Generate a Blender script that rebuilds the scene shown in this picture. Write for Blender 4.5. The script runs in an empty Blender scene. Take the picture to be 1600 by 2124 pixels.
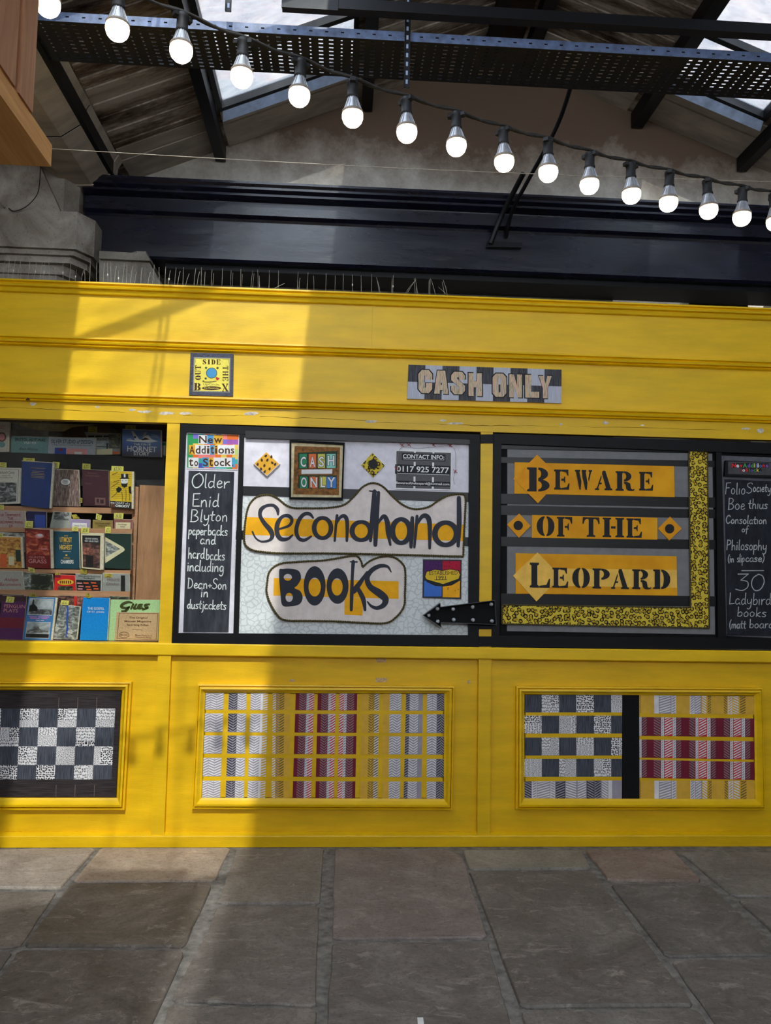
import bpy, bmesh, math, random
from mathutils import Vector, Matrix
random.seed(7)
SC = bpy.context.scene
COL = SC.collection
rad = math.radians

# ------------------------------------------------------------------ camera
FPX, CAMD, CAMH = 1650.0, 4.561, 1.5          # focal length in px of the 1600x2124 frame
PITCH, YAW, ROLL = rad(4.532), rad(3.317), rad(1.04)
_f = Vector((math.sin(YAW)*math.cos(PITCH), math.cos(YAW)*math.cos(PITCH), math.sin(PITCH)))
_r0 = Vector((math.cos(YAW), -math.sin(YAW), 0)); _u0 = _r0.cross(_f)
RGT = _r0*math.cos(ROLL) + _u0*math.sin(ROLL); UPV = _u0*math.cos(ROLL) - _r0*math.sin(ROLL); FWD = _f
CAMP = Vector((0, -CAMD, CAMH))
cd = bpy.data.cameras.new('camera'); cam = bpy.data.objects.new('camera', cd); COL.objects.link(cam)
cd.sensor_width = 36; cd.sensor_fit = 'AUTO'; cd.lens = FPX/2124*36; cd.clip_start = .05; cd.clip_end = 200
m = Matrix.Identity(4)
for i in range(3):
    m[i][0], m[i][1], m[i][2], m[i][3] = RGT[i], UPV[i], -FWD[i], CAMP[i]
cam.matrix_world = m
SC.camera = cam

# ------------------------------------------------------------------ light and exposure
SC.view_settings.view_transform = 'Standard'; SC.view_settings.look = 'None'
SC.view_settings.gamma = 1; SC.view_settings.use_curve_mapping = False
SC.view_settings.exposure = 0.32
WORLD_STRENGTH = 6.0
SUN_STRENGTH = 4.2
SUN_M, SUN_K = -0.078, 0.92                   # light travels along (m, 1, -k)
w = bpy.data.worlds.new('world'); SC.world = w; w.use_nodes = True
bg = w.node_tree.nodes['Background']; bg.inputs[0].default_value = (.86, .92, 1, 1); bg.inputs[1].default_value = WORLD_STRENGTH
sl = bpy.data.lights.new('sun', 'SUN'); so = bpy.data.objects.new('sun', sl); COL.objects.link(so)
sl.energy = SUN_STRENGTH; sl.angle = 0.013; sl.color = (1, .94, .82)
so.rotation_euler = Vector((SUN_M, 1, -SUN_K)).to_track_quat('-Z', 'Y').to_euler(); so.location = (0, -8, 9)
SC.cycles.use_denoising = True
SC.cycles.max_bounces = 10; SC.cycles.diffuse_bounces = 6; SC.cycles.transparent_max_bounces = 16
SC.cycles.caustics_reflective = False; SC.cycles.caustics_refractive = False

# ------------------------------------------------------------------ pixel -> place helpers (design time tracing)
def ray(x, y): return FWD*FPX + RGT*(x-800) + UPV*(1062-y)
def P(x, y, Y=0.0):
    d = ray(x, y); return CAMP + d*((Y+CAMD)/d.y)
def G(x, y, Z=0.0):
    d = ray(x, y); return CAMP + d*((Z-CAMH)/d.z)
def PD(x, y, depth): return CAMP + ray(x, y)*(depth/FPX)
def PN(x, y, p0, n):
    d = ray(x, y); return CAMP + d*((Vector(p0)-CAMP).dot(Vector(n))/d.dot(Vector(n)))

# ------------------------------------------------------------------ materials
def lin(c):
    return tuple(((v/255)/12.92 if v/255 <= .04045 else ((v/255+.055)/1.055)**2.4) for v in c) + (1,)
MATS = {}
class NT:
    def __init__(s, name):
        s.m = bpy.data.materials.new(name); s.m.use_nodes = True; s.t = s.m.node_tree; s.b = s.t.nodes['Principled BSDF']
        s.co = s.t.nodes.new('ShaderNodeTexCoord')
        MATS[name] = s.m
    def n(s, typ, **kw):
        nd = s.t.nodes.new('ShaderNode'+typ)
        for k, v in kw.items():
            if k[0] == 'i' and k[1:].isdigit(): nd.inputs[int(k[1:])].default_value = v
            elif k in nd.inputs: nd.inputs[k].default_value = v
            else: setattr(nd, k, v)
        return nd
    def l(s, a, b): s.t.links.new(a, b)
    def vec(s, scale=(1, 1, 1), rot=(0, 0, 0), loc=(0, 0, 0)):
        mp = s.n('Mapping'); mp.inputs['Scale'].default_value = scale; mp.inputs['Rotation'].default_value = rot; mp.inputs['Location'].default_value = loc
        s.l(s.co.outputs['Object'], mp.inputs[0]); return mp.outputs[0]
    def noise(s, vec, scale=5, detail=4, rough=.6, dist=0):
        nd = s.n('TexNoise'); nd.inputs['Scale'].default_value = scale; nd.inputs['Detail'].default_value = detail
        nd.inputs['Roughness'].default_value = rough; nd.inputs['Distortion'].default_value = dist; s.l(vec, nd.inputs['Vector']); return nd.outputs[0]
    def flat2d(s, sx=1, sz=1):
        a = s.n('SeparateXYZ'); b = s.n('CombineXYZ'); s.l(s.co.outputs['Object'], a.inputs[0])
        s.l(s.mul(a.outputs[0], sx), b.inputs[0]); s.l(s.mul(a.outputs[2], sz), b.inputs[1]); return b.outputs[0]
    def ramp(s, fac, stops, interp='LINEAR'):
        r = s.n('ValToRGB'); cr = r.color_ramp; cr.interpolation = interp
        while len(cr.elements) < len(stops): cr.elements.new(.5)
        for e, (p, c) in zip(cr.elements, stops):
            e.position = p; e.color = c if len(c) == 4 else lin(c)
        s.l(fac, r.inputs[0]); return r.outputs[0]
    def mix(s, fac, a, b, blend='MIX'):
        mx = s.n('Mix', data_type='RGBA', blend_type=blend)
        for sock, v in ((mx.inputs[0], fac), (mx.inputs[6], a), (mx.inputs[7], b)):
            if hasattr(v, 'is_linked'): s.l(v, sock)
            else: sock.default_value = v
        return mx.outputs[2]
    def mul(s, a, b, op='MULTIPLY'):
        nd = s.n('Math', operation=op)
        for i, v in enumerate((a, b)):
            if hasattr(v, 'is_linked'): s.l(v, nd.inputs[i])
            else: nd.inputs[i].default_value = v
        return nd.outputs[0]
    def col(s, c): s.l(c, s.b.inputs['Base Color'])
    def bump(s, h, strength=.2, dist=.002):
        b = s.n('Bump'); b.inputs['Strength'].default_value = strength; b.inputs['Distance'].default_value = dist
        s.l(h, b.inputs['Height']); s.l(b.outputs[0], s.b.inputs['Normal'])
    def rough(s, v, spec=.5, metal=0):
        if hasattr(v, 'is_linked'): s.l(v, s.b.inputs['Roughness'])
        else: s.b.inputs['Roughness'].default_value = v
        s.b.inputs['Specular IOR Level'].default_value = spec; s.b.inputs['Metallic'].default_value = metal

def flat(name, c, rough=.7, spec=.3, var=.12, scale=30, stretch=(1, 1, 1), bump=0, metal=0):
    """plain surface with a little mottling"""
    if name in MATS: return MATS[name]
    t = NT(name); v = t.vec(stretch); nz = t.noise(v, scale, 5)
    a = tuple(x*(1-var) for x in c); b = tuple(min(255, x*(1+var)) for x in c)
    t.col(t.ramp(nz, [(.3, a), (.7, b)])); t.rough(rough, spec, metal)
    if bump: t.bump(nz, bump)
    return t.m

def emit(name, c, strength, base=(230, 230, 225)):
    t = NT(name); t.b.inputs['Base Color'].default_value = lin(base)
    t.b.inputs['Emission Color'].default_value = lin(c); t.b.inputs['Emission Strength'].default_value = strength; return t.m

def yellow_paint(name, c, dirt=1.0):
    t = NT(name); v = t.vec()
    n1 = t.noise(t.vec((1, 1, 6)), 2.2, 6); n2 = t.noise(t.vec((2, 2, 30)), 9, 5); n3 = t.noise(v, 60, 3, .7)
    base = t.ramp(n1, [(.3, tuple(x*.93 for x in c)), (.7, tuple(min(255, x*1.05) for x in c))])
    grime = t.ramp(n2, [(.62, (0, 0, 0, 1)), (.8, (1, 1, 1, 1))])
    base = t.mix(t.mul(grime, .22*dirt), base, lin((150, 112, 10)))
    speck = t.ramp(n3, [(.70, (0, 0, 0, 1)), (.76, (1, 1, 1, 1))])
    patchy = t.ramp(t.noise(v, 3, 4), [(.5, (0, 0, 0, 1)), (.75, (1, 1, 1, 1))])
    base = t.mix(t.mul(t.mul(speck, patchy), .55*dirt), base, lin((90, 66, 18)))
    t.col(base); t.rough(t.mul(t.mul(n1, .18), .36, 'ADD'), .45)
    t.bump(t.mul(n1, t.mul(n2, .5), 'ADD'), .25, .004); return t.m

yellow_paint('yellow_gloss_paint', (234, 189, 4))
yellow_paint('yellow_worn_paint', (226, 181, 3), 2.2)

def wood(name, c1, c2, scale=(1, 1, 14), rough=.55, wav=3.0):
    t = NT(name); v = t.vec(scale)
    n1 = t.noise(v, wav, 6, .65, 1.2); n2 = t.noise(v, wav*7, 3)
    base = t.ramp(n1, [(.3, c1), (.5, tuple((a+b)/2 for a, b in zip(c1, c2))), (.7, c2)])
    base = t.mix(.25, base, t.ramp(n2, [(.3, c1), (.7, c2)])); t.col(base); t.rough(rough, .35); t.bump(n2, .15); return t.m

# ------------------------------------------------------------------ mesh building
class MB:
    def __init__(s): s.v = []; s.f = []; s.mi = []; s.sm = []
    def add(s, vs, fs, mi=0, smooth=False):
        o = len(s.v); s.v += [Vector(q) for q in vs]
        for f in fs: s.f.append([o+i for i in f]); s.mi.append(mi); s.sm.append(smooth)
        return s
    def box(s, x0, x1, y0, y1, z0, z1, mi=0):
        return s.add([(x0,y0,z0),(x1,y0,z0),(x1,y1,z0),(x0,y1,z0),(x0,y0,z1),(x1,y0,z1),(x1,y1,z1),(x0,y1,z1)],
            [(0,3,2,1),(4,5,6,7),(0,1,5,4),(1,2,6,5),(2,3,7,6),(3,0,4,7)], mi)
    def prism(s, front, off, mi=0, smooth=False):
        """closed prism: polygon `front` (3D) pushed by vector off"""
        n = len(front); off = Vector(off); vs = [Vector(q) for q in front]
        nrm = Vector((0, 0, 0))
        for i in range(n): nrm += (vs[i]-vs[0]).cross(vs[(i+1) % n]-vs[0])
        if nrm.dot(off) > 0: vs = vs[::-1]
        return s.add(vs+[q+off for q in vs], [tuple(range(n)), tuple(range(2*n-1, n-1, -1))] +
                     [(i, n+i, n+(i+1) % n, (i+1) % n) for i in range(n)], mi, False)
    def poly(s, pts, mi=0): return s.add(pts, [tuple(range(len(pts)))], mi)
    def tube(s, pts, r, n=8, mi=0, caps=True, squash=None):
        """round tube along points; r number or list"""
        pts = [Vector(q) for q in pts]; k = len(pts); rr = r if isinstance(r, (list, tuple)) else [r]*k
        prev = None; base = len(s.v); vs = []
        for i, q in enumerate(pts):
            t = (pts[min(i+1, k-1)]-pts[max(i-1, 0)])
            t = t.normalized() if t.length > 1e-9 else Vector((0, 0, 1))
            if prev is None:
                a = t.cross(Vector((0, 1, 0))); a = a if a.length > .05 else t.cross(Vector((1, 0, 0)))
            else: a = prev - t*prev.dot(t)
            a.normalize(); prev = a; b = t.cross(a)
            for j in range(n):
                an = 2*math.pi*j/n; vs.append(q + a*(rr[i]*math.cos(an)) + b*(rr[i]*math.sin(an)))
        fs = [(i*n+j, i*n+(j+1) % n, (i+1)*n+(j+1) % n, (i+1)*n+j) for i in range(k-1) for j in range(n)]
        s.add(vs, fs, mi, True)
        if caps: s.add(vs[:n], [tuple(range(n-1, -1, -1))], mi); s.add(vs[-n:], [tuple(range(n))], mi)
        return s
    def lathe(s, c, prof, n=24, mi=0, axis=(0, 0, 1)):
        """profile [(radius, height)] turned about axis through c"""
        c = Vector(c); ax = Vector(axis).normalized(); a = ax.orthogonal().normalized(); b = ax.cross(a)
        vs = [c + ax*h + (a*math.cos(2*math.pi*j/n) + b*math.sin(2*math.pi*j/n))*max(r, 1e-5) for r, h in prof for j in range(n)]
        k = len(prof)
        up = prof[-1][1] >= prof[0][1]
        fs = []
        for i in range(k-1):
            for j in range(n):
                q = (i*n+j, i*n+(j+1) % n, (i+1)*n+(j+1) % n, (i+1)*n+j)
                fs.append(q if up else q[::-1])
        return s.add(vs, fs, mi, True)
    def ribbon(s, pts, r, Y, mi=0, step=0.0):
        """flat stroke in the facade plane through 3D points (x,z used), r = half width or list"""
        k = len(pts); rr = r if isinstance(r, (list, tuple)) else [r]*k
        L = []; R_ = []
        for i in range(k):
            a = pts[max(i-1, 0)]; b = pts[min(i+1, k-1)]
            if k > 3 and i in (0, k-1) and math.hypot(pts[0][0]-pts[-1][0], pts[0][2]-pts[-1][2]) < 1e-4: a = pts[-2]; b = pts[1]
            tx, tz = b[0]-a[0], b[2]-a[2]; ln = math.hypot(tx, tz) or 1
            nx, nz = -tz/ln, tx/ln
            L.append((pts[i][0]+nx*rr[i], Y, pts[i][2]+nz*rr[i])); R_.append((pts[i][0]-nx*rr[i], Y, pts[i][2]-nz*rr[i]))
        s.add(L+R_, [(i, i+1, k+i+1, k+i) for i in range(k-1)], mi)
        for e in (0, k-1):
            if k > 3 and math.hypot(pts[0][0]-pts[-1][0], pts[0][2]-pts[-1][2]) < 1e-4: break
            p = pts[e]; s.add([(p[0]+rr[e]*math.cos(q*math.pi/4+.2), Y-.00008, p[2]+rr[e]*math.sin(q*math.pi/4+.2)) for q in range(8)], [tuple(range(8))], mi)
        return s

def rootpos(o):
    while o.parent: o = o.parent
    return Vector(o.location)
def obj(name, mb, mats, parent=None, at=None):
    """link an MB as ONE mesh object. Coordinates are world; origin moves to `at` (or the parent's root)."""
    org = rootpos(parent) if parent else Vector(at if at is not None else (0, 0, 0))
    me = bpy.data.meshes.new(name); me.from_pydata([v-org for v in mb.v], [], mb.f)
    mats = mats if isinstance(mats, (list, tuple)) else [mats]
    for q in mats: me.materials.append(MATS[q] if isinstance(q, str) else q)
    for p, mi, sm in zip(me.polygons, mb.mi, mb.sm): p.material_index = mi; p.use_smooth = sm
    me.validate(); me.update()
    o = bpy.data.objects.new(name, me); COL.objects.link(o)
    if parent: o.parent = parent
    else: o.location = org
    return o
def tag(o, label, cat, group=None, kind=None):
    if label: o['label'] = label
    if cat: o['category'] = cat
    if group: o['group'] = group
    if kind: o['kind'] = kind
    return o
def thing(name, label, cat, loc, group=None):
    o = bpy.data.objects.new(name, None); o.empty_display_size = .1; COL.objects.link(o); o.location = loc
    return tag(o, label, cat, group)
def struct(name, mb, mats, parent=None):
    o = obj(name, mb, mats, parent)
    if not parent: o['kind'] = 'structure'
    return o
def one(name, mb, mats, label, cat, group=None):
    """a thing that is one mesh, origin at the bottom middle of its bounds"""
    xs = [v.x for v in mb.v]; ys = [v.y for v in mb.v]; zs = [v.z for v in mb.v]
    o = obj(name, mb, mats, None, ((min(xs)+max(xs))/2, (min(ys)+max(ys))/2, min(zs))); return tag(o, label, cat, group)

def pq(px, Y): return [P(x, y, Y) for x, y in px]
def bil(q, u, v):
    """bilinear in pixel quad q = TL,TR,BR,BL ; u right, v down"""
    (ax, ay), (bx, by), (cx, cy), (dx, dy) = q
    return ((ax*(1-u)+bx*u)*(1-v)+(dx*(1-u)+cx*u)*v, (ay*(1-u)+by*u)*(1-v)+(dy*(1-u)+cy*u)*v)
def box4(x0, y0, x1, y1): return [(x0, y0), (x1, y0), (x1, y1), (x0, y1)]
def catmull(pts, n=6, closed=False):
    out = []; k = len(pts); rng = range(k) if closed else range(k-1)
    for i in rng:
        p = [pts[(i+j) % k] if closed else pts[min(max(i+j, 0), k-1)] for j in (-1, 0, 1, 2)]
        for s in range(n):
            t = s/n
            out.append(tuple(.5*((2*p[1][c]) + (-p[0][c]+p[2][c])*t + (2*p[0][c]-5*p[1][c]+4*p[2][c]-p[3][c])*t*t + (-p[0][c]+3*p[1][c]-3*p[2][c]+p[3][c])*t**3) for c in range(len(pts[0]))))
    if not closed: out.append(tuple(pts[-1]))
    return out

# text and 2D outlines with holes -> flat mesh in unit box
def _curve_mesh(cu):
    o = bpy.data.objects.new('tmp', cu); COL.objects.link(o)
    dg = bpy.context.evaluated_depsgraph_get(); dg.update()
    me = bpy.data.meshes.new_from_object(o.evaluated_get(dg))
    vs = [v.co.copy() for v in me.vertices]; fs = [tuple(p.vertices) for p in me.polygons]
    bpy.data.objects.remove(o); bpy.data.meshes.remove(me); return vs, fs
_tc = {}
def text_mesh(s, bold=0, space=1.0, line=1.0, align='CENTER'):
    key = (s, bold, space, line, align)
    if key not in _tc:
        cu = bpy.data.curves.new('t', 'FONT'); cu.body = s; cu.align_x = align; cu.offset = bold; cu.space_character = space; cu.space_line = line
        cu.resolution_u = 3; cu.fill_mode = 'FRONT'
        _tc[key] = _curve_mesh(cu); bpy.data.curves.remove(cu)
    return _tc[key]
def put_text(mb, s, quad, Y, mi=0, bold=0, shear=0, space=1.0, line=1.0, align='CENTER'):
    """letters stretched to fill pixel quad (or x0,y0,x1,y1) on plane Y"""
    if len(quad) == 4 and not hasattr(quad[0], '__len__'): quad = box4(*quad)
    vs, fs = text_mesh(s, bold, space, line, align)
    x0 = min(v.x for v in vs); x1 = max(v.x for v in vs); z0 = min(v.y for v in vs); z1 = max(v.y for v in vs)
    out = []
    for v in vs:
        u = (v.x-x0)/(x1-x0); t = 1-(v.y-z0)/(z1-z0)
        u += shear*(.5-t); out.append(P(*bil(quad, u, t), Y))
    mb.add(out, fs, mi); return mb
def put_holed(mb, loops, Y, mi=0):
    """filled shape from pixel loops (even-odd) on plane Y"""
    cu = bpy.data.curves.new('t', 'CURVE'); cu.dimensions = '2D'; cu.fill_mode = 'FRONT'
    for lp in loops:
        sp = cu.splines.new('POLY'); sp.points.add(len(lp)-1); sp.use_cyclic_u = True
        for p, (x, y) in zip(sp.points, lp): p.co = (x, -y, 0, 1)
    vs, fs = _curve_mesh(cu); bpy.data.curves.remove(cu)
    mb.add([P(v.x, -v.y, Y) for v in vs], fs, mi); return mb
def stroke(mb, px, hw, Y, mi=0, n=5):
    """smooth pen stroke through pixel points; hw half width in px (number or list)"""
    if isinstance(hw, (list, tuple)): pts = catmull([(a, b, h) for (a, b), h in zip(px, hw)], n)
    else: pts = catmull([(a, b, hw) for a, b in px], n)
    mb.ribbon([P(a, b, Y) for a, b, h in pts], [h*(Y+CAMD)/FPX for a, b, h in pts], Y, mi); return mb
def ell(cx, cy, rx, ry, n=28, a0=0, a1=360):
    full = abs(a1-a0) >= 360
    return [(cx+rx*math.cos(rad(a0+(a1-a0)*i/(n if full else n-1))), cy-ry*math.sin(rad(a0+(a1-a0)*i/(n if full else n-1)))) for i in range(n)]

# ================================================================== more materials
def soot_and_light_wall(name, c_lo, c_hi, z0, z1, spread=.9):
    """limewash with soot stains; the paler base has light put into its colour"""
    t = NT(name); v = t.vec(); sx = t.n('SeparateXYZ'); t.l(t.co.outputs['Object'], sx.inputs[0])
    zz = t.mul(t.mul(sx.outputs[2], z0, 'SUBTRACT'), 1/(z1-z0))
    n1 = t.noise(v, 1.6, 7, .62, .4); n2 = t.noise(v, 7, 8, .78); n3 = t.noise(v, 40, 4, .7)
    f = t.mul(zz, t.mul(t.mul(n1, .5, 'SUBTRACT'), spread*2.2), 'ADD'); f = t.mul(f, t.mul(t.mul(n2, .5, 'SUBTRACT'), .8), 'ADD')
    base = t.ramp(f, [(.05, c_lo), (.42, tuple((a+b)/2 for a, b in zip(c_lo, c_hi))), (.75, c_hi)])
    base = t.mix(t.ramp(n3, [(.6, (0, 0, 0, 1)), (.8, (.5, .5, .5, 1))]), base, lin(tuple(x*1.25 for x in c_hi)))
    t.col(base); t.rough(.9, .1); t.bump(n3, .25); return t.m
soot_and_light_wall('gable_plaster', (222, 217, 206), (112, 94, 80), 4.14, 4.78, .35)  # height ramp mixes real soot with light painted in at the base
def stone(name, c1, c2, c3, sc=4):
    t = NT(name); v = t.vec(); n1 = t.noise(v, sc, 7, .65, .5); n2 = t.noise(v, sc*14, 5, .7)
    base = t.ramp(n1, [(.3, c1), (.5, c2), (.72, c3)]); pit = t.ramp(n2, [(.3, (1, 1, 1, 1)), (.42, (0, 0, 0, 1))])
    base = t.mix(t.mul(pit, .5), base, lin(tuple(x*.5 for x in c1)))
    t.col(base); t.rough(.9, .15); t.bump(t.mul(n1, n2, 'ADD'), .5, .006); return t.m
stone('sooty_stone', (118, 108, 98), (156, 148, 138), (190, 183, 173))
stone('pale_stone', (120, 113, 104), (146, 140, 130), (168, 163, 153))
def sooty_boards():
    t = NT('sooty_boards'); v = t.vec((.5, 2.6, .5)); n1 = t.noise(v, 2.0, 8, .7, .3); n2 = t.noise(t.vec((1.2, 4, 1.2)), 12, 6, .75)
    base = t.ramp(t.mul(t.mul(n1, .75), t.mul(n2, .25), 'ADD'), [(.38, (70, 56, 48)), (.48, (128, 113, 101)), (.56, (182, 171, 157))])
    t.col(base); t.rough(.9, .1); t.bump(n2, .3); return t.m
sooty_boards()
flat('pale_boards', (176, 166, 152), .85, .15, .12, 3, (1, 3, 1))
def navy():
    t = NT('navy_gloss_paint'); v = t.vec(); n1 = t.noise(v, 5, 6, .6); n2 = t.noise(t.vec((.6, 1, 3)), 3, 4)
    t.col(t.ramp(n1, [(.3, (7, 10, 26)), (.7, (16, 21, 44))])); t.rough(t.mul(t.mul(n2, .16), .2, 'ADD'), .9); t.bump(n2, .16, .02); return t.m
navy()
flat('black_steel', (12, 12, 17), .45, .3, .2, 12)
flat('navy_steel', (24, 27, 40), .42, .5, .2, 20)
flat('skylit_navy_steel', (86, 100, 130), .4, .5, .2, 25)
flat('flashing_metal', (150, 165, 190), .35, .5, .12, 14)
flat('dark_gap', (16, 14, 13), .9, .1)
flat('brown_board', (66, 52, 42), .8, .1, .25, 6, (1, 1, 8))
flat('mortar', (116, 112, 107), .9, .12, .22, 25, bump=.5)
wood('pine', (196, 138, 74), (230, 174, 106), (1, 1, 12)); wood('pine_dark', (150, 96, 66), (190, 138, 102), (12, 12, 1)); wood('pine_long', (198, 138, 74), (234, 178, 110), (14, 1, 14))
wood('pine_lip', (168, 118, 84), (206, 156, 118), (1.5, 8, 14)); wood('ply_panel', (158, 112, 76), (198, 148, 108), (8, 8, 1.2))
wood('black_board', (26, 26, 30), (54, 54, 60), (1, 6, 16), .6, 6)

# brick of the building seen through the rooflights
def brick():
    t = NT('old_brick'); b = t.n('TexBrick'); b.inputs['Scale'].default_value = 4.5
    b.inputs['Color1'].default_value = lin((140, 106, 92)); b.inputs['Color2'].default_value = lin((158, 134, 116)); b.inputs['Mortar'].default_value = lin((150, 144, 134)); b.inputs['Mortar Size'].default_value = .02
    t.l(t.vec((1, 1, 1), (rad(90), 0, 0)), b.inputs['Vector']); n = t.noise(t.vec(), 1.2, 6, .65)
    t.col(t.mix(t.ramp(n, [(.4, (0, 0, 0, 1)), (.7, (.8, .8, .8, 1))]), b.outputs[0], lin((140, 134, 126)))); t.rough(.9, .1); return t.m
brick()
def dirty_glass(name, clear, tint):
    """weathered glazing: clear, milky and dirty patches, glossy skin"""
    t = NT(name); nt = t.t; out = nt.nodes['Material Output']; tr = t.n('BsdfTransparent'); tl = t.n('BsdfTranslucent'); df = t.n('BsdfDiffuse'); gl = t.n('BsdfGlossy')
    tr.inputs[0].default_value = lin((236, 240, 244)); tl.inputs[0].default_value = lin(tint); df.inputs[0].default_value = lin((120, 118, 112)); gl.inputs['Roughness'].default_value = .05
    n = t.noise(t.vec((1, 2.5, 1)), 3.5, 7, .7, .5)
    m1 = t.n('MixShader'); m2 = t.n('MixShader'); m3 = t.n('MixShader'); m2.inputs[0].default_value = .25
    t.l(tl.outputs[0], m2.inputs[1]); t.l(df.outputs[0], m2.inputs[2])
    t.l(t.ramp(n, [(.35, (1-clear,)*3+(1,)), (.7, (min(1, 1.35-clear),)*3+(1,))]), m1.inputs[0]); t.l(tr.outputs[0], m1.inputs[1]); t.l(m2.outputs[0], m1.inputs[2])
    m3.inputs[0].default_value = .04; t.l(m1.outputs[0], m3.inputs[1]); t.l(gl.outputs[0], m3.inputs[2]); t.l(m3.outputs[0], out.inputs[0]); return t.m
dirty_glass('rooflight_glass', .68, (128, 134, 142)); dirty_glass('rooflight_milky', -.3, (150, 156, 162)); dirty_glass('rooflight_clear', .96, (210, 214, 218))
def window_glass():
    t = NT('shop_glass'); out = t.t.nodes['Material Output']; tr = t.n('BsdfTransparent'); gl = t.n('BsdfGlossy'); gl.inputs['Roughness'].default_value = .02
    mx = t.n('MixShader'); mx.inputs[0].default_value = .03; tr.inputs[0].default_value = (.95, .96, .95, 1)
    t.l(tr.outputs[0], mx.inputs[1]); t.l(gl.outputs[0], mx.inputs[2]); t.l(mx.outputs[0], out.inputs[0]); return t.m
window_glass()

# ================================================================== the hall: floor
def flagstone_mat():
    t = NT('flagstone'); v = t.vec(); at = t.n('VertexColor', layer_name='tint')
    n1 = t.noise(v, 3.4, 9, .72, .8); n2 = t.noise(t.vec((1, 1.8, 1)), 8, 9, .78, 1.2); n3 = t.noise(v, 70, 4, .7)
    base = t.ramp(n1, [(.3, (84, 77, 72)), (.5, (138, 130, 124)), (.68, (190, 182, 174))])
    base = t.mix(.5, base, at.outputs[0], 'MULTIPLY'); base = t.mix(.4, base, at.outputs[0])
    n4 = t.noise(v, 38, 6, .8); base = t.mix(1.0, base, t.ramp(n4, [(.3, (.62, .6, .58, 1)), (.5, (1, 1, 1, 1)), (.7, (1.0, 1.0, 1.0, 1))]), 'MULTIPLY')
    worn = t.ramp(n2, [(.55, (0, 0, 0, 1)), (.62, (1, 1, 1, 1))]); base = t.mix(t.mul(worn, .5), base, lin((176, 168, 158)))
    base = t.mix(t.mul(t.ramp(n3, [(.32, (1, 1, 1, 1)), (.45, (0, 0, 0, 1))]), .45), base, lin((70, 64, 61)))
    t.col(base); t.rough(t.mul(t.mul(n1, .3), .5, 'ADD'), .3); t.bump(t.mul(t.mul(n2, .8), t.mul(n1, 1.2), 'ADD'), .9, .016); return t.m
flagstone_mat()
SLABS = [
 ([(-70,1762),(198,1760),(124,1840),(-120,1838)], (226,212,198)), ([(209,1758),(477,1757),(447,1824),(151,1827)], (236,214,192)),  # paler tints here put part of the sun strip into the colour
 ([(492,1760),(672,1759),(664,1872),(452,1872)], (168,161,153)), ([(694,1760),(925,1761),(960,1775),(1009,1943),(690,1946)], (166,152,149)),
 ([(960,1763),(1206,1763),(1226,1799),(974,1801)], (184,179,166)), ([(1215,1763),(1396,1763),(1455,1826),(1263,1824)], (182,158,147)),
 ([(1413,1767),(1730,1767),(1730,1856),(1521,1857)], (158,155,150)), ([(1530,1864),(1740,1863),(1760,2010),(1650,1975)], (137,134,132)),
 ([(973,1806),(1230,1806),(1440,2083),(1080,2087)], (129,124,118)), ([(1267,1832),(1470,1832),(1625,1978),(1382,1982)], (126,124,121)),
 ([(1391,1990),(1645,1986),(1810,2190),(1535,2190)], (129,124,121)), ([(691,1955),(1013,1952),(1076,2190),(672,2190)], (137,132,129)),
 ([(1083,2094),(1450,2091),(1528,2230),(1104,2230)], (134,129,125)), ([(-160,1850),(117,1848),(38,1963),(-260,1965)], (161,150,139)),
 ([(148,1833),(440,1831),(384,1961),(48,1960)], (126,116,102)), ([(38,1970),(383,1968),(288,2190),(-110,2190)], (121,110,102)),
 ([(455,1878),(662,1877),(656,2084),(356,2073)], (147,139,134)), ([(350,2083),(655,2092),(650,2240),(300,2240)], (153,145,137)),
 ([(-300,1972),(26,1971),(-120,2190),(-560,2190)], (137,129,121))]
mb = MB(); tints = []
rs = random.Random(3)
def slab(pts, tint):
    """one worn slab: jittered outline, slightly rounded edge"""
    c = sum((Vector(p) for p in pts), Vector((0, 0, 0)))/len(pts); out = []
    for i in range(len(pts)):
        a = Vector(pts[i]); b = Vector(pts[(i+1) % len(pts)]); L_ = (b-a).length or 1
        for d in (.018/L_, .05/L_, .3, .5, .7, 1-.05/L_, 1-.018/L_):
            q = a.lerp(b, d); q += Vector((rs.uniform(-.004, .004), rs.uniform(-.004, .004), 0)); out.append(q)
    n = len(out); h = rs.uniform(-.002, .002)
    inner = [q.lerp(c, .012)+Vector((0, 0, h)) for q in out]; low = [Vector((q.x, q.y, -.03)) for q in out]; mid = [Vector((q.x, q.y, -.006)) for q in out]
    f0 = len(mb.f)
    mb.add(inner+mid+low, [tuple(range(n))] + [(n+i, n+(i+1) % n, (i+1) % n, i) for i in range(n)] + [(2*n+i, 2*n+(i+1) % n, n+(i+1) % n, n+i) for i in range(n)])
    tints.extend([tint]*(len(mb.f)-f0))
def ccw(p):
    a = sum(p[i].x*p[(i+1) % len(p)].y-p[(i+1) % len(p)].x*p[i].y for i in range(len(p))); return p if a > 0 else p[::-1]
for px, tint in SLABS: slab(ccw([G(x, y) for x, y in px]), tint)
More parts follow.
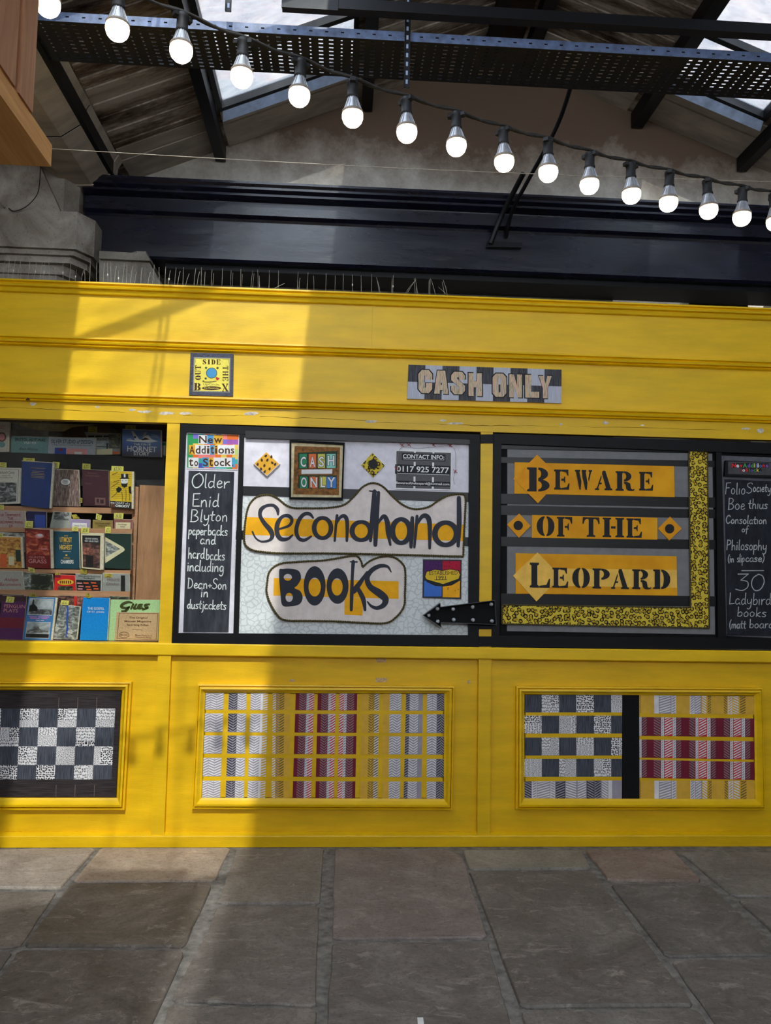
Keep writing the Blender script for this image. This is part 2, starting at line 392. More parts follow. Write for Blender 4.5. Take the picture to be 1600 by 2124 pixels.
# the paving goes on out of the picture
for gx in range(-6, 7):
    for gy in range(0, 9):
        x = gx*.82+rs.uniform(-.03, .03); y = -2.95-gy*.72
        slab(ccw([Vector((x, y, 0)), Vector((x+.79, y, 0)), Vector((x+.79, y+.69, 0)), Vector((x, y+.69, 0))]), rs.choice([(104,98,94), (116,110,104), (96,92,90)]))
for sgn in (-1, 1):
    for gx in range(3):
        for gy in range(4):
            x = (2.72 if sgn > 0 else -2.9-.8)+sgn*gx*.82; y = -.70-gy*.72
            slab(ccw([Vector((x, y, 0)), Vector((x+.79, y, 0)), Vector((x+.79, y+.68, 0)), Vector((x, y+.68, 0))]), (108,102,98))
n_slab = len(mb.f)
mb.add([(-8, -12, -.012), (8, -12, -.012), (8, 2.2, -.012), (-8, 2.2, -.012)], [(0, 1, 2, 3)], 1); tints.append((112, 108, 104))
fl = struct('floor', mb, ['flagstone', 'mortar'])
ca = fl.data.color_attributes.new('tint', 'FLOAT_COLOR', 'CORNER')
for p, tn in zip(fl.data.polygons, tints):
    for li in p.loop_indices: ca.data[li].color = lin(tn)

# ================================================================== the hall: roof and gable
RX, RZ, SLOPEL, SLOPER = 1.04, 5.31, .426, .386
def zr(x): return RZ - (RX-x)*SLOPEL if x < RX else RZ - (x-RX)*SLOPER
YG = .9
def roof_quad(mb, x0, x1, y0, y1, th=.07, mi=0, dz=0.0):
    """a roof slab between x0..x1, y0..y1 following the pitch"""
    p = [(x0, y0, zr(x0)+dz), (x1, y0, zr(x1)+dz), (x1, y1, zr(x1)+dz), (x0, y1, zr(x0)+dz)]
    mb.prism(p, (0, 0, th), mi)
mb = MB()
YF = -9.0
LW = (-.85, .05, -.98, .46)      # rooflight seen, left slope: x0 x1 y0 y1
RW = (2.15, 2.82, -.98, .44)
OPEN = [(-1.45, -.02, -5.7, -1.06), (-.24, -.02, -7.6, -5.7)]
# left slope in strips so that the openings stay open
def strips(xs, ys, holes):
    for i in range(len(xs)-1):
        for j in range(len(ys)-1):
            cx, cy = (xs[i]+xs[i+1])/2, (ys[j]+ys[j+1])/2
            if any(a < cx < b and c < cy < d for a, b, c, d in holes): continue
            roof_quad(mb, xs[i], xs[i+1], ys[j], ys[j+1])
strips([-1.62, -1.45, -.85, -.24, -.02, .05, .8, 1.04], [YF, -8.8, -7.7, -7.6, -5.7, -1.06, -.98, .46, YG+.1], [LW, (-1.45, .8, -8.8, -7.7)]+OPEN)
R2 = (2.15, 4.3, -6.0, -1.4)
R3 = (1.5, 4.3, -8.8, -6.6)
L3 = (-1.45, .8, -8.8, -7.7)
strips([1.04, 1.5, 2.15, 2.82, 4.3, 4.6], [YF, -8.8, -6.6, -6.0, -1.4, -.98, .44, YG+.1], [RW, R2, R3])
# board laps on the underside, running down the slope
rs2 = random.Random(5)
for (xa, xb) in ((-1.5, -.92), (.1, .98), (1.3, 2.06), (2.9, 4.4)):
    y = YG-.2
    while y > -.8:
        y -= rs2.uniform(.10, .15)
        a = Vector((xa, y, zr(xa)-.001)); b = Vector((xb, y, zr(xb)-.001))
        mb.prism([a, b, b+Vector((0, .05, -.0)), a+Vector((0, .05, 0))], (0, 0, -.010))
ceil = struct('ceiling', mb, ['sooty_boards'])
# pale lining boards next to the gable
mb = MB()
for (xa, xb) in ((-1.5, -.94), (-.84, .10), (1.3, 2.03), (2.17, 4.4)):
    for k in range(3):
        y1 = YG-.002-k*.14
        a = Vector((xa, y1, zr(xa)-.013-.006*(k % 2))); b = Vector((xb, y1, zr(xb)-.013-.006*(k % 2)))
        mb.prism([a, b, b+Vector((0, -.132, 0)), a+Vector((0, -.132, 0))], (0, 0, .011))
struct('trim_1', mb, ['pale_boards'])
# purlins running towards the viewer
def purlin(name, x, wdt, hgt, y0=YF, y1=YG-.02, drop=0.0, m='black_steel'):
    mb = MB(); z = zr(x)-.012-drop; mb.box(x-wdt/2, x+wdt/2, y0, y1, z-hgt, z); return struct(name, mb, [m])
purlin('trim_2', -1.56, .075, .10, drop=.02); purlin('trim_3', -.89, .07, .10, -1.0); purlin('trim_4', .13, .075, .11, -1.0)
purlin('trim_5', .99, .085, .10); purlin('trim_6', 1.26, .085, .10); purlin('trim_7', 2.10, .085, .11); purlin('trim_8', 2.88, .07, .10)
mb = MB(); mb.box(1.04, 1.20, YF, YG-.02, 5.235, 5.27); struct('trim_9', mb, ['brown_board'])

# rooflights: frame, panes, glazing bar, flashing
def rooflight(name, rect, bar_y, m='rooflight_glass', flash=True):
    x0, x1, y0, y1 = rect; e = bpy.data.objects.new(name, None); COL.objects.link(e); e.location = ((x0+x1)/2, (y0+y1)/2, zr((x0+x1)/2)); e['kind'] = 'structure'
    mb = MB()
    for (a, b, c, d) in ((x0, x0+.03, y0, y1), (x1-.03, x1, y0, y1), (x0, x1, y1-.03, y1), (x0, x1, y0, y0+.03)): roof_quad(mb, a, b, c, d, .06, dz=-.02)
    obj('frame', mb, 'black_steel', e)
    for yb in bar_y:
        mb = MB(); roof_quad(mb, x0, x1, yb-.02, yb+.02, .05, dz=-.03); obj('glazing_bar', mb, 'black_steel', e)
    mb = MB(); roof_quad(mb, x0, x1, y0, y1, .006, dz=.03); obj('pane', mb, m, e)
    if flash:
        mb = MB(); a = Vector((x0+.03, y1-.01, zr(x0+.03)-.03)); b = Vector((x1-.02, y1-.01, zr(x1-.02)-.03))
        mb.prism([a, b, b+Vector((0, .045, -.045)), a+Vector((0, .045, -.045))], (0, .004, .004)); obj('flashing', mb, 'flashing_metal', e)
    return e
rooflight('window_1', LW, (-.02,)); rooflight('window_2', RW, (-.04,))
w3 = rooflight('window_3', OPEN[0], (-1.6,), 'rooflight_clear', False)
for xb in (-.925, -.885):
    mb = MB(); roof_quad(mb, xb-.007, xb+.007, -2.5, -1.06, .05, dz=-.03); obj('glazing_bar', mb, 'black_steel', w3)
rooflight('window_4', OPEN[1], (), 'rooflight_clear', False)
rooflight('window_5', R2, (-3.0, -4.6), 'rooflight_milky', False); rooflight('window_6_added', R3, (-7.7,), 'rooflight_milky', False); rooflight('window_7_added', L3, (-8,), 'rooflight_clear', False)
# the rest of the hall, behind and beside the viewer
flat('hall_plaster', (190, 184, 174), .9, .1, .12, 3)
mb = MB(); mb.box(-4.6, 4.8, YF-.25, YF, -.03, 2.9); mb.box(-4.6, -2.55, YF-.25, YF, 2.9, 4.6); mb.box(4.2, 4.8, YF-.25, YF, 2.9, 4.6); mb.box(-4.6, 4.8, YF-.25, YF, 4.6, 5.6); struct('wall_front', mb, ['hall_plaster'])
mb = MB()
for k in range(6): mb.box(-2.55+k*1.35-.03, -2.55+k*1.35+.03, YF-.15, YF-.09, 2.9, 4.6)
struct('window_8_added', mb, ['black_steel'])  # unseen high window and its opening, added for frontal fill light
mb = MB(); mb.box(-4.75, -4.6, YF-.25, 2.0, -.03, 5.0); struct('wall_west', mb, ['hall_plaster'])
mb = MB(); mb.box(4.62, 4.8, YF-.25, 2.0, -.03, 4.2); struct('wall_right', mb, ['hall_plaster'])
mb = MB(); mb.box(-4.6, -1.5, YF, 2.0, 4.27, 4.37); struct('trim_14', mb, ['pale_boards'])
# the outside: brick wall of the next building
mb = MB(); mb.box(-14, 16, 6.2, 6.5, 0, 15); struct('wall_outside', mb, ['old_brick'])

# gable wall
mb = MB()
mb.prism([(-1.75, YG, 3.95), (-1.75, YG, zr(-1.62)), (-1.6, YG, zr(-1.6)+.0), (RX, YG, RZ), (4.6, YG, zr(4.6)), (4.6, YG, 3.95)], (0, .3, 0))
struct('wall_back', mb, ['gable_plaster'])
# wall below the beam (only a strip of it shows) with pipes and gaps
mb = MB(); mb.box(-4.5, 1.95, .98, 1.2, 0, 3.6); mb.box(2.55, 3.0, 1.05, 1.25, 0, 3.6); mb.box(3.2, 5, .98, 1.2, 0, 3.6)
struct('wall_lower', mb, ['pale_stone'])
mb = MB(); mb.box(-4.6, 4.62, 1.85, 2.0, 0, 5.6); struct('wall_far', mb, ['pale_stone'])

# navy entablature beam: stepped profile swept along x
prof = [(.98, 4.05), (.50, 4.05), (.50, 4.035), (.515, 4.02), (.515, 4.005), (.545, 3.99), (.545, 3.975), (.575, 3.96), (.60, 3.955), (.60, 3.88), (.585, 3.875), (.585, 3.862), (.615, 3.845), (.625, 3.83), (.625, 3.57), (.64, 3.555), (.98, 3.555), (.98, 4.05)]
def sweep_x(mb, prof, x0, x1, mi=0):
    n = len(prof); vs = [(x0, y, z) for y, z in prof]+[(x1, y, z) for y, z in prof]
    mb.add(vs, [(i, n+i, n+i+1, i+1) for i in range(n-1)]+[tuple(range(n-1, -1, -1)), tuple(range(n, 2*n))], mi); return mb
mb = MB(); sweep_x(mb, prof, -1.72, 4.6); beam = struct('trim_10', mb, ['navy_gloss_paint'])
mb = MB(); mb.box(-1.2, 4.6, .70, .97, 3.52, 3.556); struct('trim_11', mb, ['black_steel'])

# left: stone pier with capital, corbel, and the eight-sided gutter casing
mb = MB()
def chamfer_block(x0, x1, y0, y1, z0, z1, c):
    mb.prism([(x0, y0, z0), (x1-c, y0, z0), (x1, y0+c*1.6, z0), (x1, y1, z0), (x0, y1, z0)], (0, 0, z1-z0))
chamfer_block(-3.2, -1.605, .36, .98, 3.49, 3.73, .075); chamfer_block(-3.2, -1.63, .39, .98, 3.46, 3.49, .07); chamfer_block(-3.2, -1.66, .42, .98, 3.42, 3.46, .07)
chamfer_block(-3.2, -1.74, .46, .98, 3.36, 3.42, .05); chamfer_block(-3.2, -1.78, .48, .98, 0, 3.36, .05)
mb.prism([(-3.0, .45, 3.73), (-1.80, .45, 3.73), (-1.74, .56, 3.73), (-1.74, .98, 3.73), (-3.0, .98, 3.73)], (0, 0, .5))
# sloping buttress above the capital
mb.prism([(-2.12, .40, 3.73), (-1.79, .40, 3.73), (-2.02, .40, 4.2), (-2.5, .40, 4.2)], (0, .2, 0))
struct('wall_left', mb, ['sooty_stone'])
mb = MB(); mb.prism([(-1.56, .62, 3.53), (-1.33, .45, 3.53), (-1.27, .45, 3.53), (-1.27, .97, 3.53), (-1.56, .97, 3.53)][::1], (0, 0, -.03))
mb.prism([P(206, 524, .45), P(303, 530, .45), P(338, 600, .45), P(345, 640, .45), P(206, 640, .45)], (0, .5, 0))
mb.prism([P(206, 520, .42), P(303, 526, .42), P(312, 541, .42), P(206, 536, .42)], (0, .5, 0))
struct('trim_12', mb, ['pale_stone'])
mb = MB()
sec = [P(137, 386, .55), P(192, 386, .55), P(234, 360, .55), P(236, 340, .55)]; sec = [(p.x, p.z) for p in sec]
full = sec + [(-1.50, 4.20), (-1.95, 4.25), (-2.05, 4.10)]
for (ya, yb, gr) in ((.62, .53, .012), (.53, -.03, 0), (-.045, -1.0, 0), (-1.015, -2.4, 0)):
    cx = sum(p[0] for p in full)/len(full); cz = sum(p[1] for p in full)/len(full)
    pts = [(cx+(x-cx)*(1+gr*4), ya, cz+(z-cz)*(1+gr*4)) for x, z in full]; mb.prism(pts, (0, yb-ya, 0))
inn = [((x+1.75)*.97-1.75, .6, (z-4.1)*.97+4.1) for x, z in full]; mb.prism(inn, (0, -3.0, 0), 1)
struct('trim_13', mb, ['pale_boards', 'dark_gap'])

# ================================================================== the yellow shopfront
YS = [-2.77, -.959, .850, 2.66]; SW = .036       # stile centres and half width
front = thing('shopfront', 'yellow painted wooden shopfront of a market stall on the flagstones', 'shopfront', (-.05, 0, 0))
XA, XB = -3.9, 3.8
YP = ['yellow_gloss_paint']
def part(name, mb, mats, parent=front): return obj(name, mb, mats, parent)
def moulding_profile(zt, h, big=0):
    d = big; return [(.02, zt), (-.030-d, zt), (-.032-d, zt-.010), (-.018-d, zt-.014), (-.020-d, zt-.018), (-.030-d, zt-.026), (-.026-d, zt-.036), (-.010-d, zt-.040), (-.014-d, zt-.043), (-.022, zt-.050), (-.016, zt-h+.004), (-.006, zt-h), (.02, zt-h), (.02, zt)]
for nm, zt, h, b in (('cornice', 3.140, .066, .012), ('fascia_moulding', 2.820, .056, 0), ('fascia_moulding', 2.497, .054, 0)):
    mb = MB(); sweep_x(mb, moulding_profile(zt, h, b), XA, XB); part(nm, mb, YP)
mb = MB(); mb.box(XA, .165, 0, .03, 2.80, 3.10); mb.box(.1655, XB, .0005, .03, 2.80, 3.10); part('fascia_board', mb, YP)
mb = MB(); mb.box(XA, XB, 0, .03, 2.48, 2.80); part('fascia_board', mb, YP)
mb = MB(); mb.box(XA, XB, -.004, .05, 2.345, 2.48); part('lintel_rail', mb, ['yellow_worn_paint'])
mb = MB(); mb.box(XA, XB, .02, .95, 3.09, 3.138); part('top_board', mb, ['brown_board'])
for i, x in enumerate(YS):
    mb = MB(); mb.box(x-SW, x+SW, 0, .06, 0.0, 2.346); part('stile', mb, ['yellow_worn_paint' if i in (1, 2) else 'yellow_gloss_paint'])
# sill rail with a rounded lower lip
mb = MB(); sweep_x(mb, [(.06, 1.098), (-.006, 1.098), (-.010, 1.092), (-.010, 1.036), (-.004, 1.030), (.06, 1.030), (.06, 1.098)], XA, XB); part('sill_rail', mb, YP)
mb = MB(); sweep_x(mb, [(.06, .064), (.020, .064), (-.006, .052), (-.008, .046), (-.006, -.01), (.06, -.01), (.06, .064)], XA, XB); part('plinth', mb, ['yellow_worn_paint'])
bays = [(YS[i]+SW, YS[i+1]-SW) for i in range(3)] + [(YS[3]+SW, XB)]
for i, (a, b) in enumerate(bays):
    mb = MB(); mb.box(a, b, .034, .058, .06, 1.032); part('lower_panel', mb, ['yellow_worn_paint'])
# paint losses along the lintel rail
rs3 = random.Random(11); mb = MB()
def chip(cx, cy, w, h, mi=0, Y=-.0046):
    n = 11; mb.poly([P(cx+w*math.cos(2*math.pi*i/n)*rs3.uniform(.6, 1), cy-h*math.sin(2*math.pi*i/n)*rs3.uniform(.5, 1), Y) for i in range(n)], mi)
for cx, cy, ww, hh in ((68, 838, 9, 4), (275, 850, 10, 3), (300, 854, 18, 3.5), (345, 857, 22, 4), (385, 857, 18, 4), (520, 858, 22, 4.5), (770, 874, 17, 4), (945, 878, 22, 2.5), (920, 872, 8, 3), (1164, 880, 5, 2.5), (1256, 877, 8, 4), (1333, 882, 5, 2), (1548, 889, 12, 3), (1578, 893, 9, 6), (202, 844, 6, 2.5)): chip(cx, cy, ww, hh)
for x0, y0, x1, y1 in ((0, 845, 260, 855), (380, 862, 520, 862), (540, 864, 760, 872), (780, 876, 930, 880), (950, 882, 1160, 884), (1180, 884, 1500, 892)):
    n = 12; pts = [(x0+(x1-x0)*i/n, y0+(y1-y0)*i/n+rs3.uniform(-1.2, 1.2)) for i in range(n+1)]
    mb.ribbon([P(a, b, -.0043) for a, b in pts], [rs3.choice([.0004, .0008, .0014]) for _ in pts], -.0043, 1)
chip(58, 828, 5, 4, 1, -.033)
flat('bare_plaster', (206, 196, 182), .9, .1, .2, 40); flat('dark_crack', (92, 66, 24), .9, .1)
part('flaked_paint', mb, ['bare_plaster', 'dark_crack'])['label'] = 'flaked pale patches along a crack'
# little paper scraps left on the panels
for i, (x0, y0, x1, y1, lb) in enumerate(((781, 1365, 801, 1374, 'torn tape scrap on the yellow panel just under the sill'), (779, 1406, 803, 1415, 'larger tape scrap on top of the middle patchwork frame'), (601, 1409, 612, 1414, 'small tape scrap above the middle patchwork frame, left of centre'), (970, 1411, 976, 1418, 'tiny paper scrap on the yellow panel beside the middle stile'))):
    one('tape_scrap', MB().prism(pq(box4(x0, y0, x1, y1), .0330), (0, .0008, 0)), [flat('tape_paper', (190, 160, 120), .7, .2, .2, 90)], lb, 'tape scrap', 'paper scraps on the yellow panels')

# picture-frame mouldings on the lower panels, and the patchworks in them
FR = [([(-222, 1413), (273, 1415), (258, 1680), (-240, 1680)], [(-206, 1429.5), (254, 1431), (243, 1655), (-224, 1655)]),
      ([(411, 1419), (943, 1424), (938, 1680), (398, 1678)], [(426, 1437), (922, 1438), (921, 1657), (418, 1655)]),
      ([(1072, 1424), (1582, 1427), (1588, 1680), (1071, 1679)], [(1088, 1440), (1565, 1443), (1567, 1658), (1088, 1656)])]
fprof = [(0, .036), (0, -.002), (.16, -.005), (.20, .008), (.27, .008), (.31, -.014), (.52, -.017), (.62, -.008), (.68, -.004), (.80, .004), (1.0, .010), (1.0, .0122)]
for outer, inner in FR:
    mb = MB(); o3 = pq(outer, 0); i3 = pq(inner, .010)
    vs = []
    for d, y in fprof:
        for a, b in zip(o3, i3): q = a.lerp(b, d); vs.append((q.x, y, q.z))
    n = len(fprof)
    mb.add(vs, [(k*4+j, k*4+(j+1) % 4, (k+1)*4+(j+1) % 4, (k+1)*4+j) for k in range(n-1) for j in range(4)]); part('panel_frame', mb, YP)

# ================================================================== sign materials
def plainm(name, c, rough=.65, spec=.3): return flat(name, c, rough, spec, .05, 18)
plainm('sign_white', (222, 219, 228)); plainm('cream_card', (226, 214, 208)); plainm('print_white', (226, 226, 226), .6); plainm('ink_black', (26, 27, 32), .6)
plainm('letter_slate', (44, 46, 58), .6); plainm('sun_yellow', (250, 176, 8)); plainm('marigold', (226, 152, 12)); plainm('pale_marigold', (228, 170, 48)); plainm('chalk', (214, 220, 218), .9)
plainm('ink_brown', (70, 44, 24)); plainm('gold', (206, 164, 60)); plainm('grey_cloth', (124, 124, 126), .9, .1); plainm('maroon', (112, 24, 48)); plainm('lilac_cloth', (154, 148, 160)); plainm('mustard_cloth', (216, 170, 60))
plainm('olive_ink', (118, 100, 52)); plainm('taupe_ink', (140, 118, 124)); plainm('tape_red', (196, 44, 52)); plainm('sky_blue', (74, 150, 200)); plainm('white_cloth', (222, 220, 224))
flat('black_gloss', (14, 14, 18), .5, .2, .25, 9, (1, 1, 4)); flat('black_matt', (18, 18, 20), .85, .2); flat('black_tape', (15, 15, 18), .38, .35, .25, 5, (.4, 1, 6), .12)
def streaky(name, c1, c2, sc=(60, 60, 1.5), rough=.7, dens=8):
    t = NT(name); n = t.noise(t.vec(sc), dens, 3, .6); t.col(t.ramp(n, [(.35, c1), (.7, c2)])); t.rough(rough, .25); return t.m
streaky('slate_cloth', (36, 40, 50), (96, 100, 112)); streaky('checker_dark', (44, 44, 50), (96, 96, 102)); streaky('checker_light', (168, 172, 186), (206, 208, 220)); streaky('chalkboard', (38, 40, 47), (66, 68, 76), (10, 10, 2.2), .8, 3)
streaky('chalkboard_dark', (24, 26, 34), (42, 44, 54), (8, 8, 3), .8, 3); streaky('ribbed_yellow', (216, 146, 8), (240, 172, 20), (1, 1, 1), .6, 4); streaky('brown_canvas', (34, 30, 34), (66, 58, 58), (2, 2, 60), .85, 4)
def spots(name, scale, stretch, thr, bgc=(226, 224, 226), ink=(40, 40, 48)):
    t = NT(name); vo = t.n('TexVoronoi'); vo.inputs['Scale'].default_value = scale; vo.inputs['Randomness'].default_value = .55; vo.voronoi_dimensions = '2D'; t.l(t.flat2d(stretch[0], stretch[2]), vo.inputs['Vector'])
    t.col(t.ramp(vo.outputs['Distance'], [(thr, ink), (thr+.05, bgc)])); t.rough(.75, .2); return t.m
spots('spots_large', 105, (1, 0, .8), .33); spots('spots_small', 190, (1, 0, 1), .30); spots('dashes_flat', 150, (.45, 0, 1.15), .27); spots('dashes_tall', 150, (1.15, 0, .4), .27); spots('dashes_fine', 250, (.5, 0, 1), .27)
PATS = ['spots_large', 'spots_small', 'dashes_flat', 'dashes_tall', 'dashes_fine']
def leopard():
    t = NT('leopard_print'); v = t.flat2d(); nz = t.n('TexNoise'); nz.inputs['Scale'].default_value = 60; t.l(v, nz.inputs['Vector'])
    mx = t.n('VectorMath', operation='MULTIPLY_ADD'); t.l(nz.outputs['Color'], mx.inputs[0]); mx.inputs[1].default_value = (.012, .012, 0); t.l(v, mx.inputs[2])
    vo = t.n('TexVoronoi', voronoi_dimensions='2D'); vo.inputs['Scale'].default_value = 36; vo.inputs['Randomness'].default_value = .75; t.l(mx.outputs[0], vo.inputs['Vector'])
    ring = t.ramp(vo.outputs['Distance'], [(.22, (0, 0, 0, 1)), (.26, (1, 1, 1, 1)), (.44, (1, 1, 1, 1)), (.48, (0, 0, 0, 1))])
    brk = t.ramp(t.noise(v, 60, 2), [(.34, (0, 0, 0, 1)), (.45, (1, 1, 1, 1))])
    core = t.ramp(vo.outputs['Distance'], [(.15, (186, 148, 30)), (.3, (214, 190, 66))])
    t.col(t.mix(t.mul(ring, brk), core, lin((28, 26, 22)))); t.rough(.8, .2); return t.m
leopard()
def wallpaper():
    t = NT('leaf_wallpaper'); v = t.flat2d(1, 1.0); vo = t.n('TexVoronoi', feature='DISTANCE_TO_EDGE', voronoi_dimensions='2D'); vo.inputs['Scale'].default_value = 30
    mx = t.n('VectorMath', operation='MULTIPLY_ADD'); nz = t.n('TexNoise'); nz.inputs['Scale'].default_value = 18; t.l(v, nz.inputs['Vector']); t.l(nz.outputs['Color'], mx.inputs[0]); mx.inputs[1].default_value = (.06, .06, 0); t.l(v, mx.inputs[2]); t.l(mx.outputs[0], vo.inputs['Vector'])
    t.col(t.ramp(vo.outputs['Distance'], [(.04, (194, 200, 200)), (.14, (222, 226, 226))])); t.rough(.7, .25); return t.m
wallpaper()
def rope_m():
    t = NT('olive_rope'); n = t.noise(t.vec(), 300, 2); t.col(t.ramp(n, [(.35, (44, 40, 26)), (.7, (120, 108, 66))])); t.rough(.85, .2); return t.m
rope_m()
def stripes_m():
    t = NT('striped_letters'); n = t.noise(t.vec((60, 1, 2)), 3.2, 2, .5)
    t.col(t.ramp(n, [(.30, (168, 148, 168)), (.40, (216, 200, 160)), (.46, (120, 110, 88)), (.5, (224, 206, 170)), (.56, (222, 160, 150)), (.62, (214, 206, 150)), (.7, (150, 120, 170))])); t.rough(.6, .3); return t.m
stripes_m()
flat('steel_wire', (150, 146, 136), .4, .5, .1, 40, metal=.6); flat('red_wire', (150, 36, 44), .6); flat('lamp_dome', (176, 178, 184), .25, .6, .06, 40); flat('bark_board', (126, 84, 40), .7, .3, .35, 40); flat('card_edge', (204, 190, 150), .7)

# ------------------------------------------------------------------ lettering
def arc(cx, cy, rx, ry, a0, a1, n=12): return [(cx+rx*math.cos(rad(a0+(a1-a0)*i/n)), cy+ry*math.sin(rad(a0+(a1-a0)*i/n))) for i in range(n+1)]
def cres(cx, cy, rx, ry, irx, iry, side):
    """crescent half ring, side +1 right / -1 left"""
    if side > 0: return arc(cx, cy, rx, ry, -90, 90)+arc(cx, cy, irx, iry, 90, -90)
    return arc(cx, cy, rx, ry, 90, 270)+arc(cx, cy, irx, iry, 270, 90)
def slab(x0, x1, y0=0, y1=1, s=.07, t=.07):
    return [(x0-s, y0), (x1+s, y0), (x1+s, y0+t), (x1, y0+t*1.6), (x1, y1-t*1.6), (x1+s, y1-t), (x1+s, y1), (x0-s, y1), (x0-s, y1-t), (x0, y1-t*1.6), (x0, y0+t*1.6), (x0-s, y0+t)]
def slabl(x0, x1):   # serifs on the left only
    return [(x0-.07, 0), (x1, 0), (x1, 1), (x0-.07, 1), (x0-.07, .93), (x0, .89), (x0, .11), (x0-.07, .07)]
STEN = {
 'O': [cres(.36, .5, .36, .5, .08, .42, -1), cres(.44, .5, .36, .5, .08, .42, 1)],
 'D': [slabl(.07, .32), cres(.37, .5, .42, .5, .12, .40, 1)],
 'B': [slabl(.07, .32), cres(.37, .735, .33, .265, .10, .17, 1), cres(.37, .26, .38, .26, .12, .17, 1)],
 'P': [slab(.07, .30, s=.07), cres(.38, .72, .36, .28, .11, .18, 1)],
 'R': [slab(.07, .30, s=.07), cres(.38, .74, .34, .26, .10, .17, 1), [(.38, .46), (.52, .46), (.66, .38), (.70, .12), (.78, .07), (.86, .12), (.84, .02), (.74, 0), (.58, 0), (.48, .10), (.46, .32), (.38, .38)]],
 'E': [slab(.07, .30, s=.07), [(.38, 1), (.74, 1), (.74, .70), (.69, .70), (.62, .88), (.38, .92)], [(.38, .55), (.50, .55), (.54, .66), (.58, .66), (.58, .34), (.54, .34), (.50, .45), (.38, .45)], [(.38, 0), (.78, 0), (.80, .32), (.75, .32), (.66, .12), (.38, .08)]],
 'F': [slab(.07, .30, s=.07), [(.38, 1), (.74, 1), (.74, .66), (.69, .66), (.62, .86), (.38, .92)], [(.38, .55), (.50, .55), (.54, .68), (.58, .68), (.58, .32), (.54, .32), (.50, .45), (.38, .45)]],
 'L': [slab(.07, .32, s=.07), [(.40, 0), (.84, 0), (.86, .36), (.81, .36), (.70, .12), (.40, .08)]],
 'T': [slab(.30, .54, s=.10), [(.22, 1), (0, 1), (-.02, .66), (.04, .66), (.11, .86), (.22, .92)], [(.62, 1), (.84, 1), (.86, .66), (.80, .66), (.73, .86), (.62, .92)]],
 'H': [slab(.07, .30, s=.07), slab(.62, .85, s=.07), [(.36, .44), (.56, .44), (.56, .56), (.36, .56)]],
 'A': [[(.0, 0), (.22, 0), (.22, .07), (.17, .09), (.24, .30), (.36, .30), (.38, .38), (.27, .38), (.36, .66), (.34, .78), (.10, .10), (0, .07)], [(.38, .86), (.42, 1), (.56, 1), (.86, .10), (.94, .07), (.94, 0), (.52, 0), (.52, .07), (.60, .10), (.42, .72)]],
 'W': [[(-.02, 1), (.30, 1), (.30, .93), (.26, .90), (.38, .42), (.34, 0), (.26, 0), (.04, .90), (-.02, .93)], [(.40, 1), (.68, 1), (.68, .93), (.64, .90), (.76, .34), (.72, 0), (.62, 0), (.45, .60), (.42, .90), (.40, .93)], [(.80, .55), (.88, .90), (.82, .93), (.82, 1), (1.04, 1), (1.04, .93), (.98, .90), (.84, .40)]],
 'S': [[(.66, .98), (.68, .66), (.62, .66), (.50, .86), (.34, .90), (.26, .80), (.38, .66), (.60, .52), (.70, .34), (.64, .12), (.46, 0), (.42, .08), (.46, .2), (.36, .36), (.12, .52), (.02, .72), (.10, .92), (.30, 1), (.5, .96)], [(.04, .02), (.02, .36), (.08, .36), (.18, .16), (.36, .08), (.38, 0), (.2, .03)]],
 'I': [slab(.07, .34, s=.08)],
 'U': [[(0, 1), (.36, 1), (.36, .93), (.30, .90), (.30, .3), (.36, .08), (.36, 0), (.16, .06), (.06, .28), (.06, .90), (0, .93)], [(.44, 0), (.44, .07), (.56, .16), (.60, .3), (.60, .90), (.53, .93), (.53, 1), (.76, 1), (.76, .93), (.69, .9), (.69, .28), (.60, .06)]],
 'X': [[(0, 1), (.36, 1), (.36, .93), (.32, .90), (.88, .10), (.94, .07), (.94, 0), (.52, 0), (.52, .07), (.56, .10), (.06, .90), (0, .93)], [(.56, .62), (.72, .90), (.62, .93), (.62, 1), (.92, 1), (.92, .93), (.84, .90), (.62, .54)], [(.34, .38), (.16, .10), (.28, .07), (.28, 0), (0, 0), (0, .07), (.08, .10), (.28, .46)]],
}
def put_stencil(mb, ch, quad, Y, mi=0):
    if not hasattr(quad[0], '__len__'): quad = box4(*quad)
    pl = STEN[ch]; x0 = min(p[0] for q in pl for p in q); x1 = max(p[0] for q in pl for p in q)
    for q in pl: mb.poly([P(*bil(quad, (x-x0)/(x1-x0), 1-y), Y) for x, y in q], mi)

